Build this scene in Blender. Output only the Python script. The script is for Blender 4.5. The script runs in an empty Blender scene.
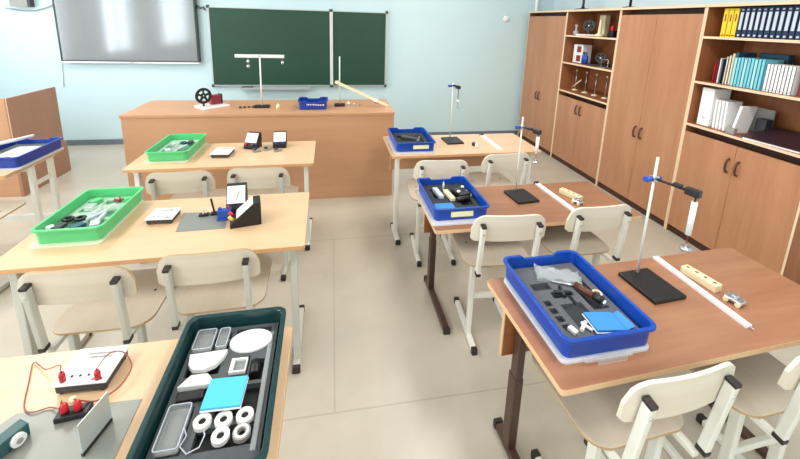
import bpy, bmesh, math, random
from math import sin, cos, pi, radians as R
from mathutils import Vector, Matrix
random.seed(7)
sc = bpy.context.scene
COL = sc.collection

# ------------------------------------------------------------------ materials
def lin(h):
    h = h.lstrip('#'); v = [int(h[i:i+2], 16)/255 for i in (0, 2, 4)]
    return tuple((c/12.92 if c <= .04045 else ((c+.055)/1.055)**2.4) for c in v) + (1,)
def mat(name, c, rough=.5, metal=0., var=0., vscale=8., alpha=1., trans=0., coat=0., emit=None, bump=0., spec=.5):
    m = bpy.data.materials.new(name); m.use_nodes = True
    nt = m.node_tree; b = nt.nodes['Principled BSDF']
    c = lin(c)
    b.inputs['Base Color'].default_value = c
    b.inputs['Roughness'].default_value = rough
    b.inputs['Metallic'].default_value = metal
    b.inputs['Alpha'].default_value = alpha
    b.inputs['Transmission Weight'].default_value = trans
    b.inputs['Coat Weight'].default_value = coat
    b.inputs['Specular IOR Level'].default_value = spec
    tc = nt.nodes.new('ShaderNodeTexCoord'); n = nt.nodes.new('ShaderNodeTexNoise')
    n.inputs['Scale'].default_value = vscale; n.inputs['Detail'].default_value = 4
    nt.links.new(tc.outputs['Object'], n.inputs['Vector'])
    mx = nt.nodes.new('ShaderNodeMix'); mx.data_type = 'RGBA'
    v = max(var, .02)
    mx.inputs['A'].default_value = tuple(x*(1-v) for x in c[:3])+(1,)
    mx.inputs['B'].default_value = tuple(min(1, x*(1+v)) for x in c[:3])+(1,)
    nt.links.new(n.outputs['Fac'], mx.inputs['Factor'])
    nt.links.new(mx.outputs['Result'], b.inputs['Base Color'])
    if bump:
        bp = nt.nodes.new('ShaderNodeBump'); bp.inputs['Strength'].default_value = bump; bp.inputs['Distance'].default_value = .01
        nt.links.new(n.outputs['Fac'], bp.inputs['Height']); nt.links.new(bp.outputs['Normal'], b.inputs['Normal'])
    return m
def wood(name, c1, c2, grain='z', rough=.4, spec=.5, fine=1., contrast=1.):
    m = bpy.data.materials.new(name); m.use_nodes = True
    nt = m.node_tree; b = nt.nodes['Principled BSDF']
    b.inputs['Roughness'].default_value = rough; b.inputs['Specular IOR Level'].default_value = spec
    tc = nt.nodes.new('ShaderNodeTexCoord'); mp = nt.nodes.new('ShaderNodeMapping')
    s = {'x': (1.2, 14, 14), 'y': (14, 1.2, 14), 'z': (14, 14, 1.2)}[grain]
    mp.inputs['Scale'].default_value = tuple(v*fine for v in s)
    nt.links.new(tc.outputs['Object'], mp.inputs['Vector'])
    n = nt.nodes.new('ShaderNodeTexNoise'); n.inputs['Scale'].default_value = 1.; n.inputs['Detail'].default_value = 6; n.inputs['Roughness'].default_value = .65
    nt.links.new(mp.outputs['Vector'], n.inputs['Vector'])
    n2 = nt.nodes.new('ShaderNodeTexNoise'); n2.inputs['Scale'].default_value = 6.; n2.inputs['Detail'].default_value = 3
    nt.links.new(mp.outputs['Vector'], n2.inputs['Vector'])
    ad = nt.nodes.new('ShaderNodeMath'); ad.operation = 'MULTIPLY_ADD'; ad.inputs[1].default_value = .3
    nt.links.new(n2.outputs['Fac'], ad.inputs[0]); nt.links.new(n.outputs['Fac'], ad.inputs[2])
    cr = nt.nodes.new('ShaderNodeValToRGB')
    cr.color_ramp.elements[0].position = .65-.25/contrast; cr.color_ramp.elements[1].position = .65+.2/contrast
    cr.color_ramp.elements[0].color = lin(c2); cr.color_ramp.elements[1].color = lin(c1)
    nt.links.new(ad.outputs[0], cr.inputs['Fac']); nt.links.new(cr.outputs['Color'], b.inputs['Base Color'])
    return m
M = {}
M['wall'] = mat('wall_paint', '#cee7ed', .55, var=.03, vscale=1.5)
M['wall_w'] = mat('wall_white', '#dfe6e6', .6, var=.02)
M['wall_r'] = mat('wall_right_pale_blue', '#d6e9ee', .6, var=.02)
M['seat_w'] = wood('seat_ply', '#d6ccbb', '#c6baa8', 'y', .36, .5, .8, .7)
M['ins'] = mat('insert_grey', '#54595d', .3)
M['ceil'] = mat('ceiling_paint', '#eef0ef', .7)
M['base'] = mat('baseboard_grey', '#6d7a84', .45)
M['cab'] = wood('cabinet_laminate', '#c28c68', '#a97453', 'z', .38, .5, .8, .8)
M['cab_in'] = wood('cabinet_inner', '#a86c44', '#8c5433', 'z', .5, .4, .8)
M['cab_edge'] = mat('cabinet_edge', '#ecceac', .4, var=.06, vscale=20)
M['dark_in'] = mat('plinth_and_gap_shade', '#4a2a1e', .5)  # dark plinth colour, also the painted shade in the gap above the doors
M['handle'] = mat('handle_brown', '#5a3020', .35)
M['tt'] = wood('demo_table_laminate', '#cf9f7a', '#c2906c', 'x', .35, .5, .7, .6)
M['pod_shade'] = wood('podium_laminate_shaded', '#b3846a', '#a4755b', 'z', .45, .5, .7, .6)  # same laminate as the podium front, with shade painted into the side panels
M['beech'] = wood('beech_top', '#e4c4a0', '#dab38c', 'x', .3, .5, .8, .6)
M['beech_r'] = wood('beech_top_pinkish', '#e6bf9e', '#dab08c', 'x', .3, .5, .8, .6)
M['beech_e'] = mat('beech_edge', '#d2a071', .4)
M['brown'] = wood('brown_top', '#ad7b5d', '#90624a', 'x', .26, .5, .8, .8)
M['brown_p'] = wood('brown_panel', '#a8683f', '#8c5232', 'x', .4)
M['brown_e'] = mat('brown_edge_light', '#e0b98d', .4)
M['ply'] = wood('birch_ply_cream', '#e8e1d2', '#dcd2be', 'x', .38, .5, .8, .7)
M['ply_g'] = wood('birch_ply_grey', '#dcd2c2', '#c9bda9', 'x', .38, .5, .8, .7)
M['ply_e'] = mat('ply_edge', '#b89a72', .5)
M['mw'] = mat('frame_white', '#e6e5dc', .3)
M['mg'] = mat('frame_light_grey', '#c3c3ba', .35)
M['mb'] = mat('frame_brown', '#4a3328', .35)
M['blk'] = mat('black_plastic', '#17171a', .4)
M['cap'] = mat('cap_dark', '#2a2320', .5)
M['dkg'] = mat('dark_grey', '#3a3c40', .5)
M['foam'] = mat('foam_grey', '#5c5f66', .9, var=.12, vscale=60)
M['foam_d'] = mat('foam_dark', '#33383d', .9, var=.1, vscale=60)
M['blue'] = mat('tray_blue', '#0e44a6', .28)
M['green'] = mat('tray_green', '#5ac680', .3)
M['teal'] = mat('tray_teal', '#12383b', .25)
M['lid'] = mat('lid_translucent_white', '#e9ecf2', .25, alpha=.8)
M['lid_g'] = mat('lid_translucent_green', '#ecf2d4', .25, alpha=.75)
M['clear'] = mat('clear_plastic', '#dfe5e8', .08, alpha=.22)
M['clear2'] = mat('clear_bag', '#c9d0d6', .12, alpha=.38)
M['white'] = mat('white_plastic', '#f2f2f0', .35)
M['paper'] = mat('paper_white', '#fafafa', .7)
M['cream'] = mat('cream_label', '#e6e8b8', .5)
M['steel'] = mat('steel', '#c9ccd0', .28, .9)
M['alu'] = mat('aluminium_plate', '#93958f', .4, .35, var=.04, vscale=3)
M['alu_f'] = mat('aluminium_frame', '#c8d0cf', .35, .4)
M['red'] = mat('red_plastic', '#c4202c', .35)
M['wire_r'] = mat('red_wire', '#a4524a', .45)
M['bluep'] = mat('blue_plastic', '#2450b0', .35)
M['sky'] = mat('sky_blue_pad', '#4fc0ee', .7)
M['mblue'] = mat('mid_blue_pad', '#3a8ad6', .7)
M['gin'] = mat('insert_pale_green', '#a9cdb4', .35, var=.08, vscale=30)
M['gin2'] = mat('insert_mid_green', '#5d9a72', .35)
M['lwood'] = wood('light_wood_block', '#f0dfbb', '#e2cda4', 'y', .5)
M['board'] = mat('chalkboard_green', '#1a4533', .5, var=.10, vscale=2.2)
M['ruby'] = mat('dark_red_plastic', '#8c2f34', .35)
M['yellow'] = mat('yellow_cover', '#f2cf2e', .5)
M['navy'] = mat('navy_cover', '#17294f', .45)
M['silver'] = mat('silver_print', '#c6cedb', .5)
M['cyan'] = mat('cyan_cover', '#7accdc', .5)
M['cyan2'] = mat('pale_cyan_cover', '#a2dfe8', .5)
M['tealc'] = mat('dark_teal_cover', '#1d5068', .5)
M['greyc'] = mat('grey_card', '#9a9894', .5)
M['purple'] = mat('dark_plum_cover', '#3a2630', .3)
M['glass'] = mat('glass_ware', '#e6eceb', .05, alpha=.45)
M['tealp'] = mat('teal_body', '#235357', .35)
M['dblue'] = mat('deep_blue_tray', '#1c3f9c', .3)
M['yell2'] = mat('yellow_plastic', '#e8c64a', .4)
M['cream2'] = mat('cream_plastic', '#eadfb8', .45)
M['tvframe'] = mat('display_frame', '#3a3f44', .35, .3)
M['screen'] = mat('display_screen', '#8d9194', .10, .18, spec=1.0)

# floor: linoleum with faint mottling and seams
def floor_mat():
    m = bpy.data.materials.new('floor_linoleum'); m.use_nodes = True
    nt = m.node_tree; b = nt.nodes['Principled BSDF']; L = nt.links.new
    tc = nt.nodes.new('ShaderNodeTexCoord')
    n = nt.nodes.new('ShaderNodeTexNoise'); n.inputs['Scale'].default_value = 3; n.inputs['Detail'].default_value = 8; n.inputs['Roughness'].default_value = .7
    L(tc.outputs['Object'], n.inputs['Vector'])
    cr = nt.nodes.new('ShaderNodeValToRGB'); cr.color_ramp.elements[0].position = .3; cr.color_ramp.elements[1].position = .7
    cr.color_ramp.elements[0].color = lin('#bdb4a5'); cr.color_ramp.elements[1].color = lin('#c9c0b1')
    L(n.outputs['Fac'], cr.inputs['Fac'])
    br = nt.nodes.new('ShaderNodeTexBrick'); br.inputs['Scale'].default_value = 1.
    br.inputs['Brick Width'].default_value = 4.; br.inputs['Row Height'].default_value = 1.35; br.inputs['Mortar Size'].default_value = .004
    br.inputs['Color1'].default_value = br.inputs['Color2'].default_value = (1, 1, 1, 1); br.inputs['Mortar'].default_value = (.82, .8, .78, 1)
    L(tc.outputs['Object'], br.inputs['Vector'])
    mx = nt.nodes.new('ShaderNodeMix'); mx.data_type = 'RGBA'; mx.blend_type = 'MULTIPLY'; mx.inputs['Factor'].default_value = 1
    L(cr.outputs['Color'], mx.inputs['A']); L(br.outputs['Color'], mx.inputs['B']); L(mx.outputs['Result'], b.inputs['Base Color'])
    b.inputs['Roughness'].default_value = .3
    return m
M['floor'] = floor_mat()
def window_glass():
    m = bpy.data.materials.new('window_glass'); m.use_nodes = True; nt = m.node_tree
    for n in list(nt.nodes): nt.nodes.remove(n)
    o = nt.nodes.new('ShaderNodeOutputMaterial'); t = nt.nodes.new('ShaderNodeBsdfTransparent'); g = nt.nodes.new('ShaderNodeBsdfGlossy')
    g.inputs['Roughness'].default_value = .02; mx = nt.nodes.new('ShaderNodeMixShader'); mx.inputs[0].default_value = .06
    nt.links.new(t.outputs[0], mx.inputs[1]); nt.links.new(g.outputs[0], mx.inputs[2]); nt.links.new(mx.outputs[0], o.inputs[0])
    return m
M['pane'] = window_glass()

# ------------------------------------------------------------------ mesh builder
def frame(p0, p1, upv=(0, 0, 1)):
    d = Vector(p1)-Vector(p0); L = d.length; d.normalize()
    u = Vector(upv)
    if abs(d.dot(u)) > .98: u = Vector((0, 1, 0))
    x = d.cross(u).normalized(); y = x.cross(d).normalized()
    return x, y, d, L
class MB:
    def __init__(s): s.bm = bmesh.new(); s.T = Matrix()
    def v(s, p): return s.bm.verts.new(s.T @ Vector(p))
    def f(s, vs, mi=0, smooth=False):
        try: f = s.bm.faces.new(vs)
        except ValueError: return
        f.material_index = mi; f.smooth = smooth
        return f
    def hexa(s, P, mi=0):   # P: 4 bottom (ccw) + 4 top
        v = [s.v(p) for p in P]
        for q in ((3, 2, 1, 0), (4, 5, 6, 7), (0, 1, 5, 4), (1, 2, 6, 5), (2, 3, 7, 6), (3, 0, 4, 7)): s.f([v[i] for i in q], mi)
        return s
    def box(s, x0, x1, y0, y1, z0, z1, mi=0):
        return s.hexa([(x0, y0, z0), (x1, y0, z0), (x1, y1, z0), (x0, y1, z0), (x0, y0, z1), (x1, y0, z1), (x1, y1, z1), (x0, y1, z1)], mi)
    def cbox(s, c, d, mi=0, rz=0, rx=0, ry=0):
        t = s.T; s.T = t @ Matrix.Translation(c) @ Matrix.Rotation(rz, 4, 'Z') @ Matrix.Rotation(ry, 4, 'Y') @ Matrix.Rotation(rx, 4, 'X')
        a, b, c_ = d[0]/2, d[1]/2, d[2]/2; s.box(-a, a, -b, b, -c_, c_, mi); s.T = t; return s
    def bar(s, p0, p1, w, h, mi=0, up=(0, 0, 1)):
        x, y, d, L = frame(p0, p1, up); P = []
        for q in (p0, p1):
            for a, b in ((-1, -1), (1, -1), (1, 1), (-1, 1)): P.append(Vector(q)+x*a*w/2+y*b*h/2)
        return s.hexa(P, mi)
    def tube(s, pts, r, n=10, mi=0, closed=False, cap=True):
        pts = [Vector(p) for p in pts]; rings = []; k = len(pts); prev = None
        for i, p in enumerate(pts):
            a = pts[(i-1) % k] if (closed or i > 0) else p; b = pts[(i+1) % k] if (closed or i < k-1) else p
            d = (b-a).normalized()
            if prev is None:
                u = Vector((0, 0, 1)) if abs(d.z) < .9 else Vector((1, 0, 0)); x = d.cross(u).normalized()
            else:
                x = (prev-d*prev.dot(d)).normalized()
            prev = x; y = d.cross(x)
            rr = r[i] if isinstance(r, (list, tuple)) else r
            rings.append([s.v(p+(x*cos(2*pi*j/n)+y*sin(2*pi*j/n))*rr) for j in range(n)])
        m = k if closed else k-1
        for i in range(m):
            A, B = rings[i], rings[(i+1) % k]
            for j in range(n): s.f([A[j], A[(j+1) % n], B[(j+1) % n], B[j]], mi, n > 5)
        if not closed and cap: s.f(rings[0][::-1], mi); s.f(rings[-1], mi)
        return s
    def cyl(s, p0, p1, r, n=20, mi=0): return s.tube([p0, p1], r, n, mi)
    def lathe(s, prof, c=(0, 0, 0), n=20, mi=0):
        rings = [[s.v((c[0]+r*cos(2*pi*j/n), c[1]+r*sin(2*pi*j/n), c[2]+z)) for j in range(n)] for r, z in prof]
        for A, B in zip(rings, rings[1:]):
            for j in range(n): s.f([A[j], A[(j+1) % n], B[(j+1) % n], B[j]], mi, True)
        s.f(rings[0][::-1], mi); s.f(rings[-1], mi); return s
    def ball(s, c, r, n=12, mi=0, sz=1.):
        k = 7; return s.lathe([(max(r*sin(pi*i/k), r*.02), -r*sz*cos(pi*i/k)) for i in range(k+1)], c, n, mi)
    def prism(s, poly, z0, z1, mi=0, mi_side=None):
        a = [s.v((x, y, z0)) for x, y in poly]; b = [s.v((x, y, z1)) for x, y in poly]; n = len(poly)
        s.f(a[::-1], mi); s.f(b, mi)
        for i in range(n): s.f([a[i], a[(i+1) % n], b[(i+1) % n], b[i]], mi if mi_side is None else mi_side)
        return s
    def loft(s, loops, mi=0, caps=(True, True)):
        R_ = [[s.v(p) for p in lp] for lp in loops]; n = len(R_[0])
        for A, B in zip(R_, R_[1:]):
            for j in range(n): s.f([A[j], A[(j+1) % n], B[(j+1) % n], B[j]], mi)
        if caps[0]: s.f(R_[0][::-1], mi)
        if caps[1]: s.f(R_[-1], mi)
        return s
    def ring(s, c, r0, r1, h, axis='z', n=24, mi=0, mi_in=None):
        t = s.T; s.T = t @ Matrix.Translation(c)
        if axis == 'y': s.T = s.T @ Matrix.Rotation(pi/2, 4, 'X')
        if axis == 'x': s.T = s.T @ Matrix.Rotation(pi/2, 4, 'Y')
        P = [[s.v((r*cos(2*pi*j/n), r*sin(2*pi*j/n), z)) for j in range(n)] for r, z in ((r0, 0), (r1, 0), (r1, h), (r0, h))]
        for k in range(4):
            A, B = P[k], P[(k+1) % 4]
            for j in range(n): s.f([A[j], A[(j+1) % n], B[(j+1) % n], B[j]], mi)
        s.T = t; return s
    def build(s, name, mats, parent=None, bevel=0., seg=2, kind=None):
        if not isinstance(mats, (list, tuple)): mats = [mats]
        bmesh.ops.recalc_face_normals(s.bm, faces=s.bm.faces)
        me = bpy.data.meshes.new(name); s.bm.to_mesh(me); s.bm.free()
        for m in mats: me.materials.append(m)
        o = bpy.data.objects.new(name, me); COL.objects.link(o)
        if parent: o.parent = parent
        if bevel:
            b = o.modifiers.new('bevel', 'BEVEL'); b.width = bevel; b.segments = seg; b.limit_method = 'ANGLE'; b.angle_limit = R(40)
        if kind: o['kind'] = kind
        return o
def rrect(hw, hd, r, n=5, z=0., cx=0, cy=0):
    r = max(r, 1e-4); out = []
    for sx, sy, a0 in ((1, -1, -pi/2), (1, 1, 0), (-1, 1, pi/2), (-1, -1, pi)):
        for i in range(n+1):
            a = a0+pi/2*i/n; out.append((cx+sx*(hw-r)+r*cos(a), cy+sy*(hd-r)+r*sin(a), z))
    return out
def r2(*a, **k): return [(p[0], p[1]) for p in rrect(*a, **k)]
def thing(name, label, cat, loc=(0, 0, 0), rz=0, group=None):
    o = bpy.data.objects.new(name, None); COL.objects.link(o); o.location = loc; o.rotation_euler = (0, 0, rz)
    o.empty_display_size = .05
    o['label'] = label; o['category'] = cat
    if group: o['group'] = group
    return o
def tag(o, label, cat, loc=None, rz=None, group=None):
    o['label'] = label; o['category'] = cat
    if group: o['group'] = group
    if loc is not None: o.location = loc
    if rz is not None: o.rotation_euler = (0, 0, rz)
    return o
def copy_tree(o, parent=None):
    c = o.copy(); COL.objects.link(c); c.parent = parent
    for ch in list(o.children): copy_tree(ch, c)
    return c

# ------------------------------------------------------------------ room
XL, XR, YB, YF, H = -4.5, 3.2, -4.2, 5.27, 3.0
MB().box(XL-.2, XR+.2, YB-.2, YF+.2, -.1, 0).build('floor', M['floor'], kind='structure')
MB().box(XL-.2, XR+.2, YB-.2, YF+.2, H, H+.1).build('ceiling', M['ceil'], kind='structure')
MB().box(XL-.2, XR+.2, YF, YF+.2, 0, H).build('wall_front', M['wall'], kind='structure')
MB().box(XR, XR+.2, YB, YF, 0, H).build('wall_right', M['wall_r'], kind='structure')
MB().box(XL-.2, XR+.2, YB-.2, YB, 0, H).build('wall_back', M['wall_w'], kind='structure')
WINS = [(2.75, 4.35), (.35, 1.65), (-3.2, -1.1)]
WZ0, WZ1 = .80, 2.75
w = MB(); w.box(XL-.2, XL, YB, YF, 0, WZ0); w.box(XL-.2, XL, YB, YF, WZ1, H)
edges = [YB]+[v for a, b in sorted(WINS) for v in (a, b)]+[YF]
for a, b in zip(edges[0::2], edges[1::2]): w.box(XL-.2, XL, a, b, WZ0, WZ1)
w.build('wall_left', M['wall_w'], kind='structure')
for i, (a, b) in enumerate(WINS):
    m = MB(); t = .06; x0, x1 = XL-.14, XL-.08
    m.box(x0, x1, a, b, WZ0, WZ0+t); m.box(x0, x1, a, b, WZ1-t, WZ1); m.box(x0, x1, a, a+t, WZ0+t, WZ1-t); m.box(x0, x1, b-t, b, WZ0+t, WZ1-t)
    c = (a+b)/2; m.box(x0, x1, c-t/2, c+t/2, WZ0+t, WZ1-t)
    wf = m.build('window_%d' % (i+1), M['white'], kind='structure')
    MB().box(XL-.112, XL-.108, a+t, b-t, WZ0+t, WZ1-t).build('pane', M['pane'], wf)
    MB().box(XL-.08, XL+.12, a-.03, b+.03, WZ0-.03, WZ0).build('window_sill', M['white'], wf)
MB().box(XL, XR, YF-.015, YF, 0, .07).build('baseboard_front', M['base'], kind='structure', bevel=.003)
MB().tube([(2.905, 5.235, 0), (2.905, 5.235, H)], .022, 14).build('trim_1', M['white'], kind='structure')

# ------------------------------------------------------------------ wall items
t = thing('chalkboard', 'wide green chalkboard with a wing panel, on the pale blue front wall', 'chalkboard', (-1.52, 5.23, .776))
MB().box(.012, 1.49, -.012, .02, .012, .988).build('writing_panel', M['board'], t)
MB().box(1.535, 2.238, -.012, .02, .012, .988).build('wing_panel', M['board'], t)
m = MB()
m.box(0, 2.25, -.018, .022, 0, .012); m.box(0, 2.25, -.018, .022, .988, 1.0); m.box(0, .012, -.018, .022, .012, .988); m.box(2.238, 2.25, -.018, .022, .012, .988)
m.build('board_frame', M['alu_f'], t)
MB().box(1.494, 1.512, -.02, .02, .012, .988).box(1.516, 1.531, -.03, .02, .012, .988).build('hinge_strip', M['white'], t)
for x in (0, 2.25):
    for z in (0, 1.0): MB().cbox((x, 0, z), (.036, .046, .036)).build('corner_cap', M['dkg'], t, .008)
for z in (0, 1.0): MB().cbox((1.51, -.008, z), (.045, .05, .036)).build('corner_cap', M['dkg'], t, .008)
m = MB(); m.box(.34, 1.24, -.08, .02, -.040, -.030); m.box(.34, 1.24, -.086, -.08, -.040, -.012); m.box(.34, 1.24, .012, .022, -.030, -.001)
m.build('chalk_tray', M['alu_f'], t)
tag(MB().cbox((0, 0, .012), (.14, .045, .024)).build('board_eraser', M['dkg'], None, .004), 'dark board eraser lying on the chalk tray under the green board', 'eraser', (-1.09, 5.178, .7465), .03)

t = thing('interactive_display', 'large grey wall screen with a white bottom bar left of the chalkboard', 'screen', (-2.42, 5.1797, 1.06))
MB().box(-.765, .765, 0, .09, .0, .02).build('bottom_bar', M['white'], t, .004)
m = MB(); m.box(-.765, .765, 0, .08, .021, .034); m.box(-.765, .765, 0, .08, .93, .945); m.box(-.765, -.75, 0, .08, .034, .93); m.box(.75, .765, 0, .08, .034, .93)
m.build('bezel', M['tvframe'], t)
MB().box(-.75, .75, .006, .07, .034, .93).build('screen', M['screen'], t)
MB().cbox((0, -.001, .011), (.05, .004, .006)).build('logo_strip', M['greyc'], t)
tag(MB().box(-.11, .07, -.07, 0, 0, .22).box(.07, .1, -.072, 0, 0, .22, 1).build('wall_box', [M['greyc'], M['dkg']], None, .005), 'grey equipment box on the wall at the top left of the screen', 'box', (-3.52, 5.268, 1.70))
tag(MB().tube([(-3.72, 5.25, 1.68), (-3.63, 5.25, 1.665), (-3.54, 5.25, 1.655), (-3.42, 5.25, 1.66), (-3.32, 5.25, 1.69), (-3.24, 5.25, 1.725), (-3.2, 5.255, 1.75)], .006, 8).build('hanging_cable', M['greyc']), 'grey cable sagging between the wall box and the screen', 'cable')
tag(MB().tube([(-3.215, 5.262, 1.60), (-3.225, 5.262, 1.3), (-3.235, 5.262, .95), (-3.25, 5.262, .75)], .003, 6).build('thin_cable', M['greyc']), 'thin pale cable running down the wall below the left edge of the screen', 'cable')
tag(MB().cbox((0, -.012, 0), (.03, .024, .09)).build('wall_socket', M['white'], None, .004), 'small white socket on the wall at the left edge of the screen', 'socket', (-3.2, 5.269, 1.68))
tag(MB().tube([(-1.66, 5.25, 1.76), (-1.64, 5.25, 1.78), (-1.62, 5.245, 1.75), (-1.60, 5.245, 1.755), (-1.575, 5.245, 1.77), (-1.56, 5.245, 1.73)], .009, 8).build('short_cable', M['dkg']), 'short dark cable with plug between the screen and the chalkboard', 'cable')
tag(MB().lathe([(.045, 0), (.045, .012), (.034, .028), (.012, .034)], n=24).build('round_wall_sensor', M['white']), 'small round white sensor high on the blue wall beside the wardrobe', 'sensor', (2.47, 5.269, 1.745)).rotation_euler = (pi/2, 0, 0)

# ------------------------------------------------------------------ cabinets
CX, CD, CH = 2.776, .40, 1.856
def cabinet(name, y0, y1, kind, label, shelves=(), grp='wood laminate cabinets along the right wall'):
    # local: x along +y world reversed -> build directly in local coords with origin on the floor at front centre
    W = y1-y0; hw = W/2
    t = thing(name, label, 'cabinet', (CX, (y0+y1)/2, 0), 0, grp)
    e = .013
    for s in (-1, 1):
        ya, yb = (-hw+.0005, -hw+e) if s < 0 else (hw-e, hw-.0005)
        MB().box(.003, CD, ya, yb, 0, CH-.022).box(0, .003, ya, yb, 0, CH-.022, 1).build('side_panel', [M['cab_in'], M['cab_edge']], t)
    MB().box(-.004, CD, -hw+.0005, hw-.0005, CH-.022, CH, 0).box(-.010, -.004, -hw+.0005, hw-.0005, CH-.022, CH, 1).build('top_panel', [M['cab_in'], M['cab_edge']], t)
    MB().box(CD-.006, CD, -hw+e, hw-e, .06, CH-.022).build('back_panel', M['cab_in'], t)
    MB().box(.02, CD-.006, -hw+e, hw-e, .06, .078).build('bottom_panel', M['cab_in'], t)
    MB().box(.02, .036, -hw+e, hw-e, 0, .06).build('plinth', M['dark_in'], t)
    dz = CH-.022-.048 if kind == 'wardrobe' else shelves[-1]-.05
    if kind == 'shelf':
        for z in shelves: MB().box(.004, CD-.006, -hw+e, hw-e, z, z+.018).box(0, .004, -hw+e, hw-e, z, z+.018, 1).build('shelf', [M['cab_in'], M['cab_edge']], t)
    hz = .725
    MB().box(.10, .118, -hw+e, hw-e, .078, dz+.045).build('gap_shade_panel', M['dark_in'], t)  # dark sheet added behind the doors as the shadow in the gap above them
    for s in (-1, 1):
        a, b = (-hw+e+.002, -.0015) if s < 0 else (.0015, hw-e-.002)
        d = MB().box(.0, .018, a, b, .065, dz).build('door', M['cab'], t)
        yy = s*.034
        pts = [(-.0, yy, hz-.05), (-.018, yy, hz-.043), (-.025, yy, hz-.02), (-.025, yy, hz+.02), (-.018, yy, hz+.043), (0, yy, hz+.05)]
        MB().tube(pts, .0075, 8).build('handle', M['handle'], d)
    return t
cabinet('wardrobe', 4.267, 5.179, 'wardrobe', 'wooden two-door wardrobe in the far corner against the blue wall')
cabinet('shelf_cabinet', 3.386, 4.266, 'shelf', 'wooden cabinet with apparatus on three open shelves above two doors', (1.545, 1.225, .885))
cabinet('wardrobe', 2.508, 3.385, 'wardrobe', 'wooden two-door wardrobe between the apparatus shelves and the book shelves')
cabinet('shelf_cabinet', 1.662, 2.507, 'shelf', 'wooden cabinet with books on open shelves above two doors', (1.603, 1.262, .925))
MB().box(XR-.015, XR, YB, 1.60, 0, .07).build('baseboard_right', M['base'], kind='structure', bevel=.003)

# books ------------------------------------------------------------
def book(name, y0, y1, z0, h, x0, d, cover, label, cat, grp, lean=0, prints=None, pages=True, tilt=0):
    t = thing(name, label, cat, (x0, (y0+y1)/2, z0), 0, grp); w = (y1-y0)/2-.0006
    c = MB(); c.box(0, d, -w, -w+.0018, 0, h); c.box(0, d, w-.0018, w, 0, h); c.box(0, .003, -w, w, 0, h); c.build('cover', M[cover], t)
    MB().box(.003, d-.003, -w+.0018, w-.0018, .003, h-.003).build('page_block', M['paper'], t)
    if prints:
        for (a, b, k) in prints: MB().box(-.0008, 0, -w*k, w*k, a*h, b*h).build('spine_print', M['silver'] if cover != 'yellow' else M['ruby'], t)
    t.rotation_euler = (lean, 0, 0)
    return t
S1 = 1.6215
g = 'yellow volumes on the top book shelf'
for i, l in enumerate(['yellow book nearest the shelf side on the top book shelf', 'middle one of the three yellow books on the top shelf', 'yellow book touching the dark blue set on the top shelf']):
    book('book', 2.395-(i+1)*.037, 2.395-i*.037, S1, .2, CX+.03, .15, 'yellow', l, 'book', g, prints=((.55, .8, .25), (.04, .08, .6)))
g = 'dark blue volumes with silver lettering on the top shelf'
ordn = ['first', 'second', 'third', 'fourth', 'fifth', 'sixth', 'seventh', 'eighth', 'ninth', 'tenth', 'eleventh', 'twelfth', 'thirteenth', 'fourteenth', 'fifteenth', 'sixteenth', 'seventeenth']
for i in range(16):
    y1 = 2.282-i*.0355
    book('book', y1-.0347, y1, S1, .205, CX+.03, .155, 'navy', 'dark blue book with silver spine lettering, %s to the right of the yellow books' % ordn[i], 'book', g, prints=((.26, .84, .55), (.05, .11, .4), (.9, .94, .4)))
S2 = 1.2805
xs = [(2.412, .012, .15, 'red', 'red'), (2.398, .012, .17, 'ruby', 'dark red'), (2.384, .014, .185, 'white', 'white'), (2.366, .014, .18, 'navy', 'dark blue'), (2.345, .014, .2, 'lwood', 'tan'), (2.329, .014, .21, 'white', 'white and taller'), (2.313, .018, .225, 'cream2', 'cream'), (2.292, .022, .235, 'tealc', 'dark teal')]
for i, (y, w_, h, c, nm) in enumerate(xs):
    book('booklet', y-w_, y, S2, h, CX+.06+.004*i, .15, c, 'thin %s booklet, %s from the left on the middle book shelf' % (nm, ordn[i]), 'book', 'thin mixed booklets on the middle book shelf')
tag(MB().box(0, .05, -.09, .09, 0, .235).build('cardboard_folder', M['tealc'], None, .002), 'dark folder standing behind the cyan books on the middle shelf', 'folder', (CX+.25, 2.17, S2))
for i in range(9):
    y1 = 2.268-i*.0225
    book('textbook', y1-.0218, y1, S2, .2+.002*(i % 3), CX+.05, .15, 'cyan' if i % 3 else 'cyan2', '%s cyan textbook, %s in the row on the middle shelf' % ('pale' if i % 3 == 0 else 'bright', ordn[i]), 'book', 'cyan textbooks on the middle book shelf')
for i in range(8):
    y1 = 2.052-i*.0205
    book('textbook', y1-.0198, y1, S2, .178, CX+.05, .15, 'paper', 'white textbook, %s right of the cyan row on the middle shelf' % ordn[i], 'book', 'white textbooks on the middle book shelf', prints=((.04, .1, .6),))
for i in range(3):
    y1 = 1.86-i*.03
    book('textbook', y1-.028, y1, S2, .17, CX+.06, .15, 'ruby', 'dark red book, %s past the white textbooks on the middle shelf' % ordn[i], 'book', 'dark red books at the end of the middle shelf')
S3 = .9435
t = thing('binder', 'tall white file binder at the left end of the bottom book shelf', 'binder', (CX+.05, 2.41, S3))
MB().box(0, .15, -.048, .048, 0, .29).build('cover', M['paper'], t, .003)
MB().ring((-.0005, 0, .06), .006, .011, .002, 'x', 16).build('finger_ring', M['steel'], t)
g = 'thin white magazine files on the bottom book shelf'
for i in range(4):
    m = MB(); m.T = Matrix.Rotation(R(-2.5), 4, 'X')
    m.prism([(0, -.007), (.13, -.007), (.13, .007), (0, .007)], 0, .215)
    tag(m.build('magazine', M['paper'], None, .001), 'thin white magazine, %s right of the tall white binder' % ordn[i], 'magazine', (CX+.06, 2.333-i*.026, S3), 0, g)
m = MB(); m.T = Matrix.Rotation(R(9), 4, 'X'); m.box(0, .13, -.009, .009, 0, .205)
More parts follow.
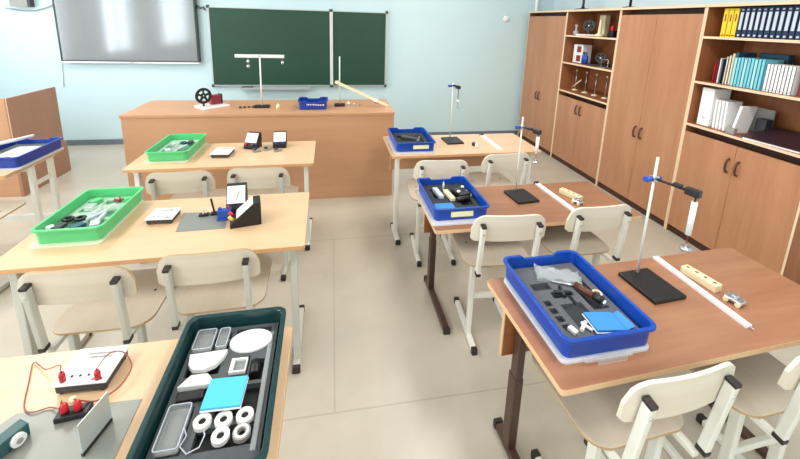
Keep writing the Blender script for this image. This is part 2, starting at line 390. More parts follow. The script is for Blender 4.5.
tag(m.build('magazine', M['paper'], None, .001), 'white magazine leaning left against the others on the bottom shelf', 'magazine', (CX+.05, 2.185, S3+.0027))
tag(MB().box(0, .012, -.09, .09, 0, .18).build('grey_card', M['greyc'], None, .001), 'grey card upright behind the white magazines on the bottom shelf', 'card', (CX+.29, 2.2, S3))
tag(MB().box(0, .06, -.035, .035, 0, .12).build('black_box', M['dkg'], None, .004), 'small dark grey box beside the leaning white magazine', 'box', (CX+.2, 2.12, S3))
tag(MB().box(0, .03, -.03, .03, 0, .045).build('grey_block', M['greyc'], None, .004), 'small grey block in front of the leaning magazine', 'block', (CX+.02, 2.175, S3))
t = thing('album', 'large dark plum album lying flat on the bottom book shelf', 'album', (CX+.17, 1.93, S3), R(4))
MB().hexa([(-.16, -.17, 0), (.14, -.17, 0), (.14, .15, 0), (-.16, .15, 0), (-.16, -.17, .012), (.14, -.17, .06), (.14, .15, .06), (-.16, .15, .012)]).build('page_block', M['paper'], t, .002)
MB().hexa([(-.165, -.175, .0125), (.145, -.175, .0615), (.145, .155, .0615), (-.165, .155, .0125), (-.165, -.175, .0175), (.145, -.175, .0665), (.145, .155, .0665), (-.165, .155, .0175)]).build('cover', M['purple'], t, .001)

# apparatus on the other shelf unit ----------------------------------
def wheel(mb, c, r, axis='x', mi=0, th=.012):
    mb.ring(c, r*.70, r, th, axis, 26, mi); mb.ring(c, r*.1, r*.34, th, axis, 16, mi)
    for k in range(5):
        a = 2*pi*k/5+.3
        if axis == 'x': p0 = (c[0]+th/2, c[1]+r*.2*cos(a), c[2]+r*.2*sin(a)); p1 = (c[0]+th/2, c[1]+r*.82*cos(a), c[2]+r*.82*sin(a))
        else: p0 = (c[0]+r*.2*cos(a), c[1]-th/2, c[2]+r*.2*sin(a)); p1 = (c[0]+r*.82*cos(a), c[1]-th/2, c[2]+r*.82*sin(a))
        mb.bar(p0, p1, th*.8, r*.27, mi)
A1, A2, A3 = 1.5635, 1.2435, .9035
def wheel_machine(label, loc, rz=0, r=.06, frame_mat='white', z=.11):
    t = thing('wheel_machine', label, 'apparatus', loc, rz)
    MB().box(-.06, .1, -.1, .12, 0, .018).build('base', M[frame_mat], t, .004)
    m = MB(); m.box(.0, .012, -.012, .012, .018, z); m.box(.045, .057, -.012, .012, .018, z); m.build('support', M['blk'], t)
    m = MB(); wheel(m, (.014, 0, z), r); wheel(m, (.03, 0, z), r*.9, th=.008); m.build('wheel', M['blk'], t)
    MB().cyl((-.01, 0, z), (.06, 0, z), .006).build('axle', M['steel'], t)
    return t
wheel_machine('black spoked wheel on a white base, top shelf of the apparatus cabinet', (CX+.13, 4.02, A1), R(45), .065, 'white', .115)
tag(MB().box(-.03, .03, -.05, .05, 0, .235).build('white_column', M['cream2'], None, .004), 'tall white column standing behind the wheel on the top apparatus shelf', 'apparatus', (CX+.27, 3.95, A1))
m = MB(); m.lathe([(.03, 0), (.03, .05), (.012, .055), (.012, .10), (.022, .12), (.0, .125)]); tag(m.build('glass_flask', M['glass']), 'small clear glass vessel at the left end of the top apparatus shelf', 'glassware', (CX+.10, 4.205, A1))
m = MB(); m.lathe([(.045, 0), (.045, .02), (.02, .035), (.012, .17), (.002, .18)]); tag(m.build('white_cone', M['cream2']), 'cream cone shaped model beside the wheel on the top apparatus shelf', 'model', (CX+.08, 3.76, A1))
tag(MB().box(-.04, .04, -.045, .045, 0, .07).box(-.03, .0, -.02, .02, .07, .12, 1).build('black_meter', [M['blk'], M['red']], None, .004), 'black block with a red top at the right end of the top apparatus shelf', 'apparatus', (CX+.17, 3.66, A1))
t = thing('white_cabinet_model', 'white box with two dark windows on the middle apparatus shelf', 'apparatus', (CX+.1, 4.12, A2))
MB().box(0, .12, -.085, .085, 0, .215).build('body', M['white'], t, .005)
MB().box(-.003, 0, -.06, .015, .125, .195).build('upper_window', M['ruby'], t); MB().box(-.003, 0, -.06, .015, .02, .09).build('lower_window', M['ruby'], t)
for i, y in enumerate((4.0, 3.955)):
    t = thing('blue_bottle', ['dark blue bottle touching the white box on the middle apparatus shelf', 'dark blue bottle nearer the wheel on the middle apparatus shelf'][i], 'bottle', (CX+.1, y, A2), 0, 'blue bottles on the middle apparatus shelf')
    MB().lathe([(.022, 0), (.022, .09), (.01, .105), (.01, .12)], n=16).build('body', M['bluep'], t); MB().lathe([(.012, .12), (.012, .135)], n=14).build('cap', M['dkg'], t)
wheel_machine('black spoked wheel on a dark base, middle shelf of the apparatus cabinet', (CX+.15, 3.78, A2), R(45), .058, 'blk', .09)
m = MB(); m.tube([(0, -.05, 0), (0, -.05, .09), (0, .05, .09), (0, .05, 0)], .005, 8); m.box(-.03, .03, -.06, .06, 0, .008)
tag(m.build('wire_rack', M['steel']), 'steel wire frame at the right end of the middle apparatus shelf', 'apparatus', (CX+.06, 3.59, A2))
lb = ['thin steel stand with a slanting rod, leftmost on the lowest apparatus shelf', 'thin steel stand, second from the left on the lowest apparatus shelf', 'thin steel stand, third from the left on the lowest apparatus shelf', 'thin steel stand nearest the book side on the lowest apparatus shelf']
for i, y in enumerate((4.16, 3.97, 3.80, 3.63)):
    t = thing('rod_stand', lb[i], 'stand', (CX+.15, y, A3), 0, 'steel rod stands on the lowest apparatus shelf')
    MB().lathe([(.035, 0), (.035, .008), (.01, .016)], n=18).build('base', M['cream2'], t)
    MB().cyl((0, 0, .012), (0, 0, .235), .004, 8).build('rod', M['steel'], t)
    MB().ball((0, 0, .24), .011).build('tip', M['cream2'], t)
    if i == 0: MB().cyl((0, -.1, .14), (0, .07, .02), .007, 8).build('slanting_rod', M['cream2'], t)
t = thing('apparatus_stand', 'black stand on a round base on top of the apparatus cabinet', 'stand', (CX+.15, 4.2, CH+.0005))
MB().lathe([(.09, 0), (.09, .012), (.02, .022)], n=24).build('base', M['dkg'], t); MB().lathe([(.022, .022), (.014, .05), (.014, .3)], n=14).build('post', M['blk'], t)
t = thing('apparatus_stand', 'dark low stand on the cabinet tops right of the black one', 'stand', (CX+.16, 3.47, CH+.0005))
MB().lathe([(.07, 0), (.07, .012), (.02, .02)], n=24).build('base', M['dkg'], t); MB().cyl((0, 0, .02), (0, 0, .2), .012).build('post', M['blk'], t)

# ------------------------------------------------------------------ teacher's table and podium
TX0, TX1, TY0, TY1, TH = -1.735, .571, 3.393, 3.994, .837
t = thing('demonstration_table', 'long wooden demonstration table below the chalkboard', 'table', ((TX0+TX1)/2, (TY0+TY1)/2, 0))
hx, hy = (TX1-TX0)/2, (TY1-TY0)/2
MB().box(-hx, hx, -hy, hy, TH-.025, TH).build('table_top', M['tt'], t, .002)
MB().box(-hx+.006, hx-.006, -hy+.014, -hy+.038, 0, TH-.0255).build('front_panel', M['tt'], t)
for s in (-1, 1):
    a = -hx+.006 if s < 0 else hx-.03
    MB().box(a, a+.018, -hy+.0385, hy-.03, 0, TH-.0255).build('side_panel', M['tt'], t)
MB().box(-.009, .009, -hy+.0385, hy-.03, 0, TH-.0255).build('divider', M['tt'], t)
t = thing('podium_cabinet', 'brown wooden desk cabinet at the left edge near the front wall', 'desk', (-2.77, 4.06, 0))
MB().box(-.018, 0, -.31, .30, .33, .91).build('upper_side_panel', M['pod_shade'], t, .002)
MB().box(-.022, .004, -.312, .335, 0, .329).build('lower_side_panel', M['pod_shade'], t, .002)
MB().box(-1.3, -.0225, -.305, -.287, 0, .909).build('front_panel', M['tt'], t)
MB().box(-1.279, -.0185, -.28, .29, .74, .76).build('desktop', M['tt'], t, .002)
MB().box(-.002, .001, -.316, -.3105, .33, .91).build('edge_strip', M['cab_edge'], t)
MB().box(-1.3, -1.28, -.286, .30, 0, .885).build('far_side_panel', M['pod_shade'], t)

# ------------------------------------------------------------------ school desks
def desk(label, x, y, a, h, d, top, edge, leg, style, panel=None, grp='two-seat school desks'):
    W = 1.2
    t = thing('school_desk', label, 'desk', (x, y, 0), a, grp)
    MB().prism(r2(W/2, d/2, .012, n=3, cx=W/2, cy=d/2), h-.02, h, 0, 1).build('desktop', [top, edge], t, .0015)
    capm = M['cap']
    for s in (0, 1):
        ix = .055 if style != 'brown' else .10
        X = ix if s == 0 else W-ix
        if style == 'front': uy, r0, r1 = .085, .01, .43
        elif style == 'twin': uy, r0, r1 = .27, .10, .50
        elif style == 'mid': uy, r0, r1 = .09, -.06, .22
        else: uy, r0, r1 = d-.11, .01, d-.01
        m = MB(); m.bar((X, uy, .03), (X, uy, h-.045), .03, {'brown': .042, 'twin': .034}.get(style, .05), up=(0, 1, 0))
        if style == 'twin': m.bar((X, uy+.18, .03), (X, uy+.18, h-.045), .03, .034, up=(0, 1, 0)); m.box(X-.012, X+.012, uy+.015, uy+.165, h-.19, h-.165)
        if style == 'brown': m.bar((X, uy+.002, .03), (X, uy+.002, .36), .036, .050, up=(0, 1, 0))
        m.box(X-.02, X+.02, .05, d-.05, h-.045, h-.0205)
        lg = m.build('leg', leg, t, .004)
        MB().bar((X, r0+.02, .019), (X, r1-.02, .019), .035, .032).build('foot_bar', leg, lg, .006)
        for q in (r0, r1-.0205): MB().box(X-.019, X+.019, q, q+.02, .0, .037).build('foot_cap', capm, lg, .004)
    MB().bar((.06, d*.5, h-.06), (W-.06, d*.5, h-.06), .025, .03).build('rail', leg, t)
    if panel:
        m = MB(); m.box(.05, W-.05, panel[0], panel[0]+.016, panel[1], h-.046).box(.046, .05, panel[0], panel[0]+.016, panel[1], h-.046, 1)
        m.build('modesty_panel', [M[panel[2]], M['brown_e']], t)
    if style == 'twin':
        MB().box(.08, W-.08, d-.12, d-.09, .17, .21).build('crossbar', leg, t)
    return t
desk('brown two-seat school desk nearest the camera on the right', .601, .745, .054, .703, .461, M['brown'], M['brown_e'], M['mb'], 'brown', (.385, .42, 'brown_p'))
desk('brown two-seat school desk, second in the right-hand row', .5045, 1.675, .007, .637, .479, M['brown'], M['brown_e'], M['mb'], 'brown', (.40, .385, 'brown_p'))
desk('light pinkish school desk at the front of the right-hand row', .428, 2.615, .005, .692, .503, M['beech_r'], M['beech_e'], M['mw'], 'mid', (.37, .44, 'tt'))
desk('light beech school desk at the front of the middle row, before the long table', -1.333, 2.556, .006, .680, .512, M['beech'], M['beech_e'], M['mw'], 'front')
desk('light beech school desk, second in the middle row, under the larger green tray', -1.324, 1.532, .018, .6835, .546, M['beech'], M['beech_e'], M['mg'], 'front')
desk('light beech school desk in the bottom left corner under the dark teal tray', -1.328, .587, .006, .687, .50, M['beech'], M['beech_e'], M['mg'], 'front')
desk('light beech school desk at the left edge holding a blue tray', -3.15, 2.535, 0, .68, .53, M['beech'], M['beech_e'], M['mw'], 'twin')

# ------------------------------------------------------------------ school chairs
def make_chair(ply, met, label):
    t = thing('school_chair', label, 'chair', (0, 0, 0), 0, 'school chairs with plywood seats')
    # backrest: curved rounded plywood panel, in front of the posts
    m = MB(); n = 24; hw = .184; z0, z1 = .646, .784; th = .011; lean = .11
    def yy(x, z): return .0075+(.745-z)*lean + .55*x*x
    cols = []
    for i in range(n+1):
        x = -hw+2*hw*i/n
        e = hw-abs(x)
        rt = .07; rb = .012
        top = z1-(rt-math.sqrt(max(0, rt*rt-(rt-e)**2)) if e < rt else 0)
        bot = z0+(rb-math.sqrt(max(0, rb*rb-(rb-e)**2)) if e < rb else 0)
        if top-bot < .03: top, bot = top, bot
        cols.append([m.v((x, yy(x, top), top)), m.v((x, yy(x, bot), bot)), m.v((x, yy(x, bot)+th, bot)), m.v((x, yy(x, top)+th, top))])
    for A, B in zip(cols, cols[1:]):
        m.f([A[0], B[0], B[1], A[1]], 0); m.f([A[2], B[2], B[3], A[3]], 0); m.f([A[1], B[1], B[2], A[2]], 1); m.f([A[3], B[3], B[0], A[0]], 1)
    m.f(cols[0], 1); m.f(cols[-1][::-1], 1)
    m.build('backrest', [ply, M['ply_e'] if met is M['mg'] else ply], t)
    # seat
    m = MB(); m.prism(r2(.182, .185, .07, n=7, cx=0, cy=.275), .458, .469, 0, 1); st = m.build('seat', [M['seat_w'], M['ply_e']], t, .002)
    for x in (-.12, .12):
        MB().cyl((x, .30, .4688), (x, .30, .4700), .006, 10).build('screw', M['cap'], st)
    for s in (-1, 1):
        x = .1375*s
        p0, p1 = Vector((x, .030, .475)), Vector((x, .002, .732)); d = (p1-p0).normalized()
        pm = MB().bar(p0, p1, .021, .029, up=(0, 1, 0)).build('back_post', met, t, .004)
        MB().bar(p1, p1+d*.012, .023, .031, up=(0, 1, 0)).build('end_cap', M['cap'], pm, .002)
        MB().bar(p0-d*.016, p0, .023, .031, up=(0, 1, 0)).build('end_cap', M['cap'], pm, .002)
        MB().cyl((x, -.012, .70), (x, -.006, .70), .005, 8).build('bolt', M['steel'], pm)
        X = .122*s
        m = MB(); m.bar((X, .150, .02), (X, .150, .440), .024, .034, up=(0, 1, 0)); lg = m.build('leg', met, t, .004)
        MB().bar((X, .035, .4475), (X, .42, .4475), .022, .020).build('seat_support', met, lg, .003)
        MB().bar((X, .045, .0165), (X, .385, .0165), .027, .028).build('foot_bar', met, lg, .004)
        for q in ((.02, .046), (.384, .410)): MB().box(X-.015, X+.015, q[0], q[1], .0, .034).build('foot_cap', M['cap'], lg, .004)
    MB().bar((-.110, .150, .25), (.110, .150, .25), .02, .026).build('crossbar', met, t, .003)
    return t
def chair_at(proto, first, x, y, a, label):
    c = proto if first else copy_tree(proto)
    c.location = (x, y, 0); c.rotation_euler = (0, 0, a); c['label'] = label
    return c
pw = make_chair(M['ply'], M['mw'], 'x'); pg = make_chair(M['ply_g'], M['mg'], 'x')
chair_at(pw, True, .92, .664, .066, 'cream plywood chair tucked at the near brown desk, left one of its pair')
chair_at(pw, False, 1.46, .672, .05, 'cream plywood chair cut by the bottom right corner at the near brown desk')
chair_at(pw, False, .827, 1.509, -.07, 'cream plywood chair at the second brown desk, beside its blue tray')
chair_at(pw, False, 1.34, 1.541, .025, 'cream plywood chair at the second brown desk, nearer the cabinets')
chair_at(pw, False, .705, 2.25, -.06, 'cream plywood chair at the front right desk, partly behind a blue tray')
chair_at(pw, False, 1.203, 2.333, .07, 'cream plywood chair at the front right desk, nearer the cabinets')
chair_at(pg, True, -.897, 1.333, .0, 'greyish plywood chair before the desk with the larger green tray, left of its pair')
chair_at(pg, False, -.472, 1.381, .038, 'greyish plywood chair behind the dark teal tray')
chair_at(pg, False, -.871, 2.22, .03, 'greyish plywood chair below the smaller green tray, left of its pair')
chair_at(pg, False, -.444, 2.237, -.05, 'greyish plywood chair at the front middle desk, nearer the aisle')
chair_at(pg, False, -2.10, 2.19, 0, 'greyish plywood chair seat at the left edge, under the desk with a blue tray')

# ------------------------------------------------------------------ trays
def tray(label, cx, cy, z, W, D, a, matn, h=.072, notch=True, flip=False, color='blue', lip=.008, label_strip=None, grp=None, writing=False):
    t = thing('storage_tray', label, 'tray', (cx, cy, z), a, grp)
    def loop(hw, hd, r, zz, nd=0.):
        out = []
        n = 4
        segs = [(hw, -hd), (hw, hd), (-hw, hd), (-hw, -hd)]
        cor = rrect(hw, hd, r, n, zz)
        # corners order: (+,-),(+,+),(-,+),(-,-); add midpoints along the short ends for the hand notch
        for k in range(4):
            out += cor[k*(n+1):(k+1)*(n+1)]
            if k == 1 or k == 3:
                nd_ = nd if (k == 1 or W > D) else 0
                sgn = 1 if k == 1 else -1; y = cor[k*(n+1)+n][1]
                for fx, q in ((.50, 0), (.40, 1), (-.40, 1), (-.50, 0)):
                    out.append((fx*hw*sgn, y, zz-nd_*q))
        return out
    nd = .014 if notch else 0
    hw, hd = W/2, D/2; b = .006
    L = [loop(hw-b-lip, hd-b-lip, .02, 0), loop(hw-lip-.002, hd-lip-.002, .025, h-.012, nd), loop(hw, hd, .028, h-.010, nd), loop(hw, hd, .028, h, nd),
         loop(hw-lip-.004, hd-lip-.004, .022, h, nd), loop(hw-b-lip-.003, hd-b-lip-.003, .018, .004)]
    MB().loft(L).build('body', M[matn], t, .0015, 1)
    if label_strip:
        x0, x1, c = label_strip
        MB().box(x0, x1, -hd+.004, -hd+.022, .022, .050).build('label_strip', M[c], t)
    return t
def lid(label, cx, cy, z, W, D, a, matn, clips=True, grp=None):
    t = thing('tray_lid', label, 'lid', (cx, cy, z), a, grp)
    MB().loft([rrect(W/2, D/2, .02, 4, 0), rrect(W/2, D/2, .02, 4, .008), rrect(W/2-.006, D/2-.006, .016, 4, .0095)]).build('panel', M[matn], t)
    if clips:
        m = MB(); m.box(-.09, .07, -D/2-.016, -D/2+.0, .0105, .016); m.box(-.05, .05, -D/2-.020, -D/2-.0165, .001, .026)
        m.build('clip', M['clear'] if matn == 'lid' else M['lid_g'], t, .002)
    return t
def foam(label, cx, cy, z, W, D, a, h, cuts, matn='foam', depth=.02, rz=0):
    xs = sorted({-W/2, W/2} | {c for q in cuts for c in q[:2]}); ys = sorted({-D/2, D/2} | {c for q in cuts for c in q[2:4]})
    m = MB(); H_ = {}
    for i in range(len(xs)-1):
        for j in range(len(ys)-1):
            mx, my = (xs[i]+xs[i+1])/2, (ys[j]+ys[j+1])/2
            lo = any(q[0] <= mx <= q[1] and q[2] <= my <= q[3] for q in cuts)
            H_[i, j] = h-depth if lo else h
    for (i, j), zz in H_.items():
        x0, x1, y0, y1 = xs[i], xs[i+1], ys[j], ys[j+1]
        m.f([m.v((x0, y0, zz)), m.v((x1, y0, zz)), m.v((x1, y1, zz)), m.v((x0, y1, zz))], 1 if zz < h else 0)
        for (di, dj, a_, b_) in ((1, 0, (x1, y0), (x1, y1)), (0, 1, (x1, y1), (x0, y1)), (-1, 0, (x0, y1), (x0, y0)), (0, -1, (x0, y0), (x1, y0))):
            z2 = H_.get((i+di, j+dj), 0.)
            if z2 < zz: m.f([m.v(a_+(z2,)), m.v(b_+(z2,)), m.v(b_+(zz,)), m.v(a_+(zz,))], 0)
    m.f([m.v((-W/2, -D/2, 0)), m.v((-W/2, D/2, 0)), m.v((W/2, D/2, 0)), m.v((W/2, -D/2, 0))], 0)
    bm = m.bm; bmesh.ops.remove_doubles(bm, verts=bm.verts, dist=1e-6)
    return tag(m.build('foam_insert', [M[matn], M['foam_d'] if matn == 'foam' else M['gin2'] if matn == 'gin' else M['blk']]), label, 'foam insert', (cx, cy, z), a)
def loc2(cx, cy, a, x, y, z):  # world point of local
    return (cx+cos(a)*x-sin(a)*y, cy+sin(a)*x+cos(a)*y, z)
BT = 'blue trays on the desks'
# --- near right desk
zR1 = .7035; ca = .03
lid('translucent white tray lid with clear clips, under the blue tray on the near desk', .794, 1.012, zR1, .306, .380, ca, 'lid')
tray('blue tray on the near brown desk, holding a blue pad', .80, 1.022, zR1+.010, .32, .41, ca, 'blue', grp=BT)
zf = zR1+.0145
ctr = (.80, 1.022)
cuts = [(-.10, -.03, .055, .09), (-.10, -.075, -.02, .005), (-.10, -.075, -.055, -.03), (-.10, -.075, -.09, -.065), (-.10, -.075, -.125, -.1), (-.05, .03, -.12, -.02), (-.05, -.02, .01, .04), (.05, .11, -.06, .08), (-.04, .03, .015, .032), (.0, .015, -.02, .03)]
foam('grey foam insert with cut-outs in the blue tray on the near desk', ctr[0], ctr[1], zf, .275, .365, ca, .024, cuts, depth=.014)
ZT = zf+.0245
def put(name, mb, mats, label, cat, x, y, z, rz=0, bev=0., grp=None):
    return tag(mb.build(name, mats, None, bev), label, cat, (x, y, z), rz, grp)
# crumpled clear bag
m = MB(); nx, ny = 12, 8; P = {}
for i in range(nx+1):
    for j in range(ny+1):
        u, v = i/nx-.5, j/ny-.5
        P[i, j] = (u*.16, v*.075*(1-.25*u), .004+.006*sin(u*17+v*9)+.005*sin(v*23-u*5)+.008*(1-4*u*u)*(1-4*v*v)+.006)
for k in (0, 1):
    V = {q: m.v((p[0], p[1], p[2] if k else .0008)) for q, p in P.items()}
    for i in range(nx):
        for j in range(ny): m.f([V[i, j], V[i+1, j], V[i+1, j+1], V[i, j+1]], 0, True)
    if k == 0: B0 = V
    else:
        for i in range(nx):
            m.f([B0[i, 0], B0[i+1, 0], V[i+1, 0], V[i, 0]]); m.f([B0[i, ny], B0[i+1, ny], V[i+1, ny], V[i, ny]])
        for j in range(ny):
            m.f([B0[0, j], B0[0, j+1], V[0, j+1], V[0, j]]); m.f([B0[nx, j], B0[nx, j+1], V[nx, j+1], V[nx, j]])
put('plastic_bag', m, M['clear2'], 'crumpled clear plastic bag at the far end of the near blue tray', 'bag', .825, 1.135, ZT, -.35)
put('metal_rod', MB().cyl((-.06, 0, .005), (.06, 0, .005), .004), M['steel'], 'steel rod beside the clear bag in the near blue tray', 'rod', .835, 1.085, ZT, -.45)
t = thing('cylinder_probe', 'brown and black cylinder lying in the near blue tray', 'apparatus', (.872, 1.03, ZT), R(-66))
MB().cyl((-.045, 0, .012), (.025, 0, .012), .012).build('barrel', M['handle'], t); MB().cyl((.025, 0, .014), (.055, 0, .014), .0135).build('head', M['blk'], t); MB().cyl((.055, 0, .012), (.068, 0, .012), .010).build('tip', M['steel'], t)
put('ring', MB().ring((0, 0, 0), .011, .017, .006), M['cream2'], 'pale ring on the right side of the near blue tray', 'ring', .912, 1.03, ZT)
m = MB(); m.cyl((-.03, 0, .008), (.03, 0, .008), .007); m.cyl((0, -.02, .008), (0, .03, .008), .006)
put('black_clamp', m, M['blk'], 'small black clamp in the middle of the near blue tray', 'clamp', .788, 1.045, ZT, -.2)
put('white_clip', MB().cbox((0, 0, .006), (.018, .028, .012)), M['white'], 'small white clip at the near left corner of the near blue tray', 'clip', .722, .888, ZT, .3, .002)
put('white_plug', MB().cyl((-.02, -.01, .006), (.015, .02, .006), .006).cyl((.015, -.015, .006), (.0, .02, .006), .005), M['white'], 'two crossed white pegs left of the blue pad in the near tray', 'peg', .768, .893, ZT)
m = MB(); m.T = Matrix.Rotation(R(4), 4, 'Y'); m.box(-.05, .05, -.04, .04, 0, .003).box(-.048, .048, -.038, .038, .0035, .011, 1)
put('blue_pad', m, [M['paper'], M['mblue']], 'blue square pad at the near end of the near blue tray', 'pad', .838, .900, ZT+.004, -.05, .001)
m = MB(); m.T = Matrix.Rotation(R(-12), 4, 'Y'); m.box(-.02, .02, -.038, .03, 0, .002)
put('blue_card', m, M['mblue'], 'small blue card beside the square pad in the near tray', 'card', .902, .905, ZT+.005, .1)

# --- stands
def stand(label, x, y, z, a, arm, hz, zc, scale_label, weight_label, s0, s1, wz, g1='retort stands on the right-hand desks'):
    # x,y = rod position
    t = thing('retort_stand', label, 'stand', (x, y, z), a, g1)
    MB().box(-.075, .068, -.15, .018, 0, .014).build('base', M['blk'], t, .003)
    MB().cyl((0, 0, .0145), (0, 0, hz), .0048, 12).build('rod', M['steel'] if False else M['mw'], t)
    c = MB().cbox((0, 0, zc), (.026, .022, .02)).build('boss_clamp', M['steel'], t, .003)
    MB().cyl((-.042, 0, zc), (-.012, 0, zc), .0105, 12).build('knob', M['bluep'], c)
    MB().cyl((.012, -.004, zc), (.024, -.004, zc), .008, 12).build('knob', M['dblue'], c)
    ax, ay = arm; d = Vector((ax, ay, 0)); L = d.length; d.normalize()
    MB().cyl(Vector((0, 0, zc))+d*.012, Vector((0, 0, zc))+d*(L-.035), .0045, 10).build('arm', M['blk'], t)
    j = MB(); j.cbox(Vector((0, 0, zc))+d*(L-.01), (.024, .046, .026), rz=math.atan2(d.y, d.x)-pi/2); j.cbox(Vector((0, 0, zc+.006))+d*(L-.06), (.02, .03, .012), rz=math.atan2(d.y, d.x)-pi/2)
    j.build('jaw', M['blk'], t, .003)
    ex = x+cos(a)*ax-sin(a)*ay; ey = y+sin(a)*ax+cos(a)*ay
    if scale_label:
        s = thing('spring_scale', scale_label, 'spring scale', (ex, ey, s1), 0, 'spring scales hanging from stands')
        top = z+zc-.0132-s1
        MB().cyl((0, 0, s0-s1-(s0-s1)*.0), (0, 0, .035), .0095, 14).build('body', M['white'], s)
        MB().cyl((0, 0, s0-s1+.0005), (0, 0, top), .003, 8).build('hanger', M['blk'], s)
        MB().tube([(0, 0, .0345), (0, 0, .012), (.004, 0, .006), (0, 0, .0), (-.004, 0, .005)], .0014, 6).build('hook', M['ruby'], s)
    if weight_label:
        wt = MB().lathe([(.002, .022), (.002, .012), (.017, .011), (.018, .004), (.017, 0)][::-1], n=18)
        tag(wt.build('hanging_weight', M['steel']), weight_label, 'weight', (ex, ey, wz), 0, 'weights hanging from spring scales')
stand('tall retort stand with a clamp arm on the near brown desk', 1.183, 1.148, .7035, .08, (.030, -.137), .494, .411, 'white spring scale hanging from the stand on the near brown desk', 'metal weight hanging under the spring scale over the near brown desk', 1.085, .925, .9005)
stand('retort stand with a clamp arm on the second brown desk', 1.122, 2.049, .6375, .10, (.032, -.118), .487, .424, 'white spring scale hanging from the stand on the second brown desk', 'small weight hanging from the stand on the second brown desk', 1.035, .90, .876)
stand('retort stand with a clamp arm on the front right desk', .987, 2.996, .6925, .05, (.018, -.08), .484, .46, 'spring scale on a dark hanger at the front right desk', 'pale weight hanging from the stand on the front right desk', 1.05, .995, .971)

# --- rails, blocks and carts
def rail(label, x, y, z, a, L, w, cap_end):
    t = thing('white_rail', label, 'rail', (x, y, z), a, 'white measuring rails on the right-hand desks')
    m = MB(); m.box(-w/2, w/2, -L/2, L/2, 0, .006).box(-w/2, -w/2+.003, -L/2, L/2, .006, .011).box(w/2-.003, w/2, -L/2, L/2, .006, .011)
    m.build('channel', M['white'], t)
    if cap_end: MB().box(-w/2-.002, w/2+.002, L/2+.0002, L/2+.016, 0, .016).build('end_cap', M['blk'], t, .002)
    MB().cyl((0, -L/2, .008), (0, -L/2-.015, .008), .002, 8).build('pin', M['steel'], t)
    for k in range(9): pass
    m = MB()
    for k in range(36): m.box(w/2-.011, w/2-.004, -L/2+.02+k*(L-.04)/36, -L/2+.0215+k*(L-.04)/36, .006, .0064)
    m.build('scale_marks', M['dkg'], t)
rail('white measuring rail on the near brown desk beside the drilled wood block', 1.351, 1.049, .7035, -.01, .385, .022, False)
rail('white measuring rail with a black end on the second brown desk', 1.334, 1.955, .6375, .05, .39, .028, True)
rail('white measuring rail with a black end on the front right desk', 1.303, 2.866, .6925, 0, .39, .034, True)
def block(label, x, y, z, a, L):
    t = thing('drilled_block', label, 'wood block', (x, y, z), a, 'drilled light wood blocks')
    MB().box(-.019, .019, -L/2, L/2, 0, .03).build('body', M['lwood'], t, .003)
    for k in range(4): MB().cyl((0, -L/2+L*(k+.5)/4, .0295), (0, -L/2+L*(k+.5)/4, .0305), .006, 12).build('hole', M['handle'], t)
block('light wooden block with a row of holes on the near brown desk', 1.405, 1.082, .7035, .17, .13)
block('light wooden block on the second brown desk', 1.438, 1.955, .6375, .36, .14)
def cart(label, x, y, z, a):
    t = thing('metal_cart', label, 'apparatus', (x, y, z), a, 'small metal carts by the rails')
    MB().box(-.018, .018, -.028, .028, .008, .02).build('body', M['steel'], t, .003)
    for sx in (-.02, .02):
        for sy in (-.018, .018): MB().cyl((sx-.003, sy, .0085), (sx+.003, sy, .0085), .0085, 12).build('wheel', M['cream2'], t)
    MB().cyl((0, 0, .0205), (0, 0, .032), .011, 14).build('knob', M['steel'], t)
cart('small metal cart at the near end of the drilled block on the near desk', 1.423, .965, .7035, .25)
cart('small metal cart in front of the wooden block on the second brown desk', 1.425, 1.865, .6375, .3)
t = thing('small_clamp', 'small dark clamp with a white foot beside the rail on the front right desk', 'clamp', (1.135, 2.775, .6925), .2)
MB().cbox((0, .03, .012), (.025, .03, .024)).build('body', M['dkg'], t, .003); MB().cyl((0, .03, .0245), (0, .03, .045), .006).build('screw', M['steel'], t); MB().cyl((.0, -.01, .0), (.0, -.01, .028), .012).build('foot', M['white'], t)

# --- second desk tray
zz = .6375
lid('translucent white lid under the blue tray on the second brown desk', .660, 1.925, zz, .315, .415, 0, 'lid', False)
tray('blue tray with a cream label on the second brown desk', .664, 1.945, zz+.010, .315, .415, .01, 'blue', label_strip=(-.06, .06, 'cream'), grp=BT)
zf2 = zz+.0145
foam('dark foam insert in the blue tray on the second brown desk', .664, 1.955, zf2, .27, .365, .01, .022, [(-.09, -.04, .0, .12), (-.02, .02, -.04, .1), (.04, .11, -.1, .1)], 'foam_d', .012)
z2 = zf2+.0225
put('white_box_sensor', MB().box(-.015, .015, -.06, .06, 0, .02), M['silver'], 'pale grey sensor box on the left in the tray on the second desk', 'sensor', .606, 2.0, z2, .1, .003)
put('white_box_sensor', MB().box(-.015, .015, -.06, .06, 0, .02), M['cream2'], 'cream sensor box in the middle of the tray on the second desk', 'sensor', .662, 1.965, z2, .1, .003)
put('upright_peg', MB().lathe([(.007, 0), (.006, .03), (.002, .05)], n=10), M['white'], 'white pointed peg standing at the far end of the second desk tray', 'peg', .657, 2.065, z2)
m = MB(); m.cbox((0, .02, .015), (.07, .10, .03), rz=.3); m.cyl((-.05, -.06, .014), (.03, -.04, .014), .014); m.cyl((.02, .05, .035), (.02, .05, .045), .01, mi=1); m.cyl((-.02, .0, .031), (-.02, .0, .042), .010, mi=1)
put('black_motor', m, [M['blk'], M['white']], 'black motor assembly on the right in the second desk tray', 'apparatus', .735, 1.955, z2, 0, .003)
put('white_tube', MB().cyl((0, -.03, .008), (0, .03, .008), .007), M['white'], 'short white tube at the right side of the second desk tray', 'tube', .786, 1.985, z2, .15)
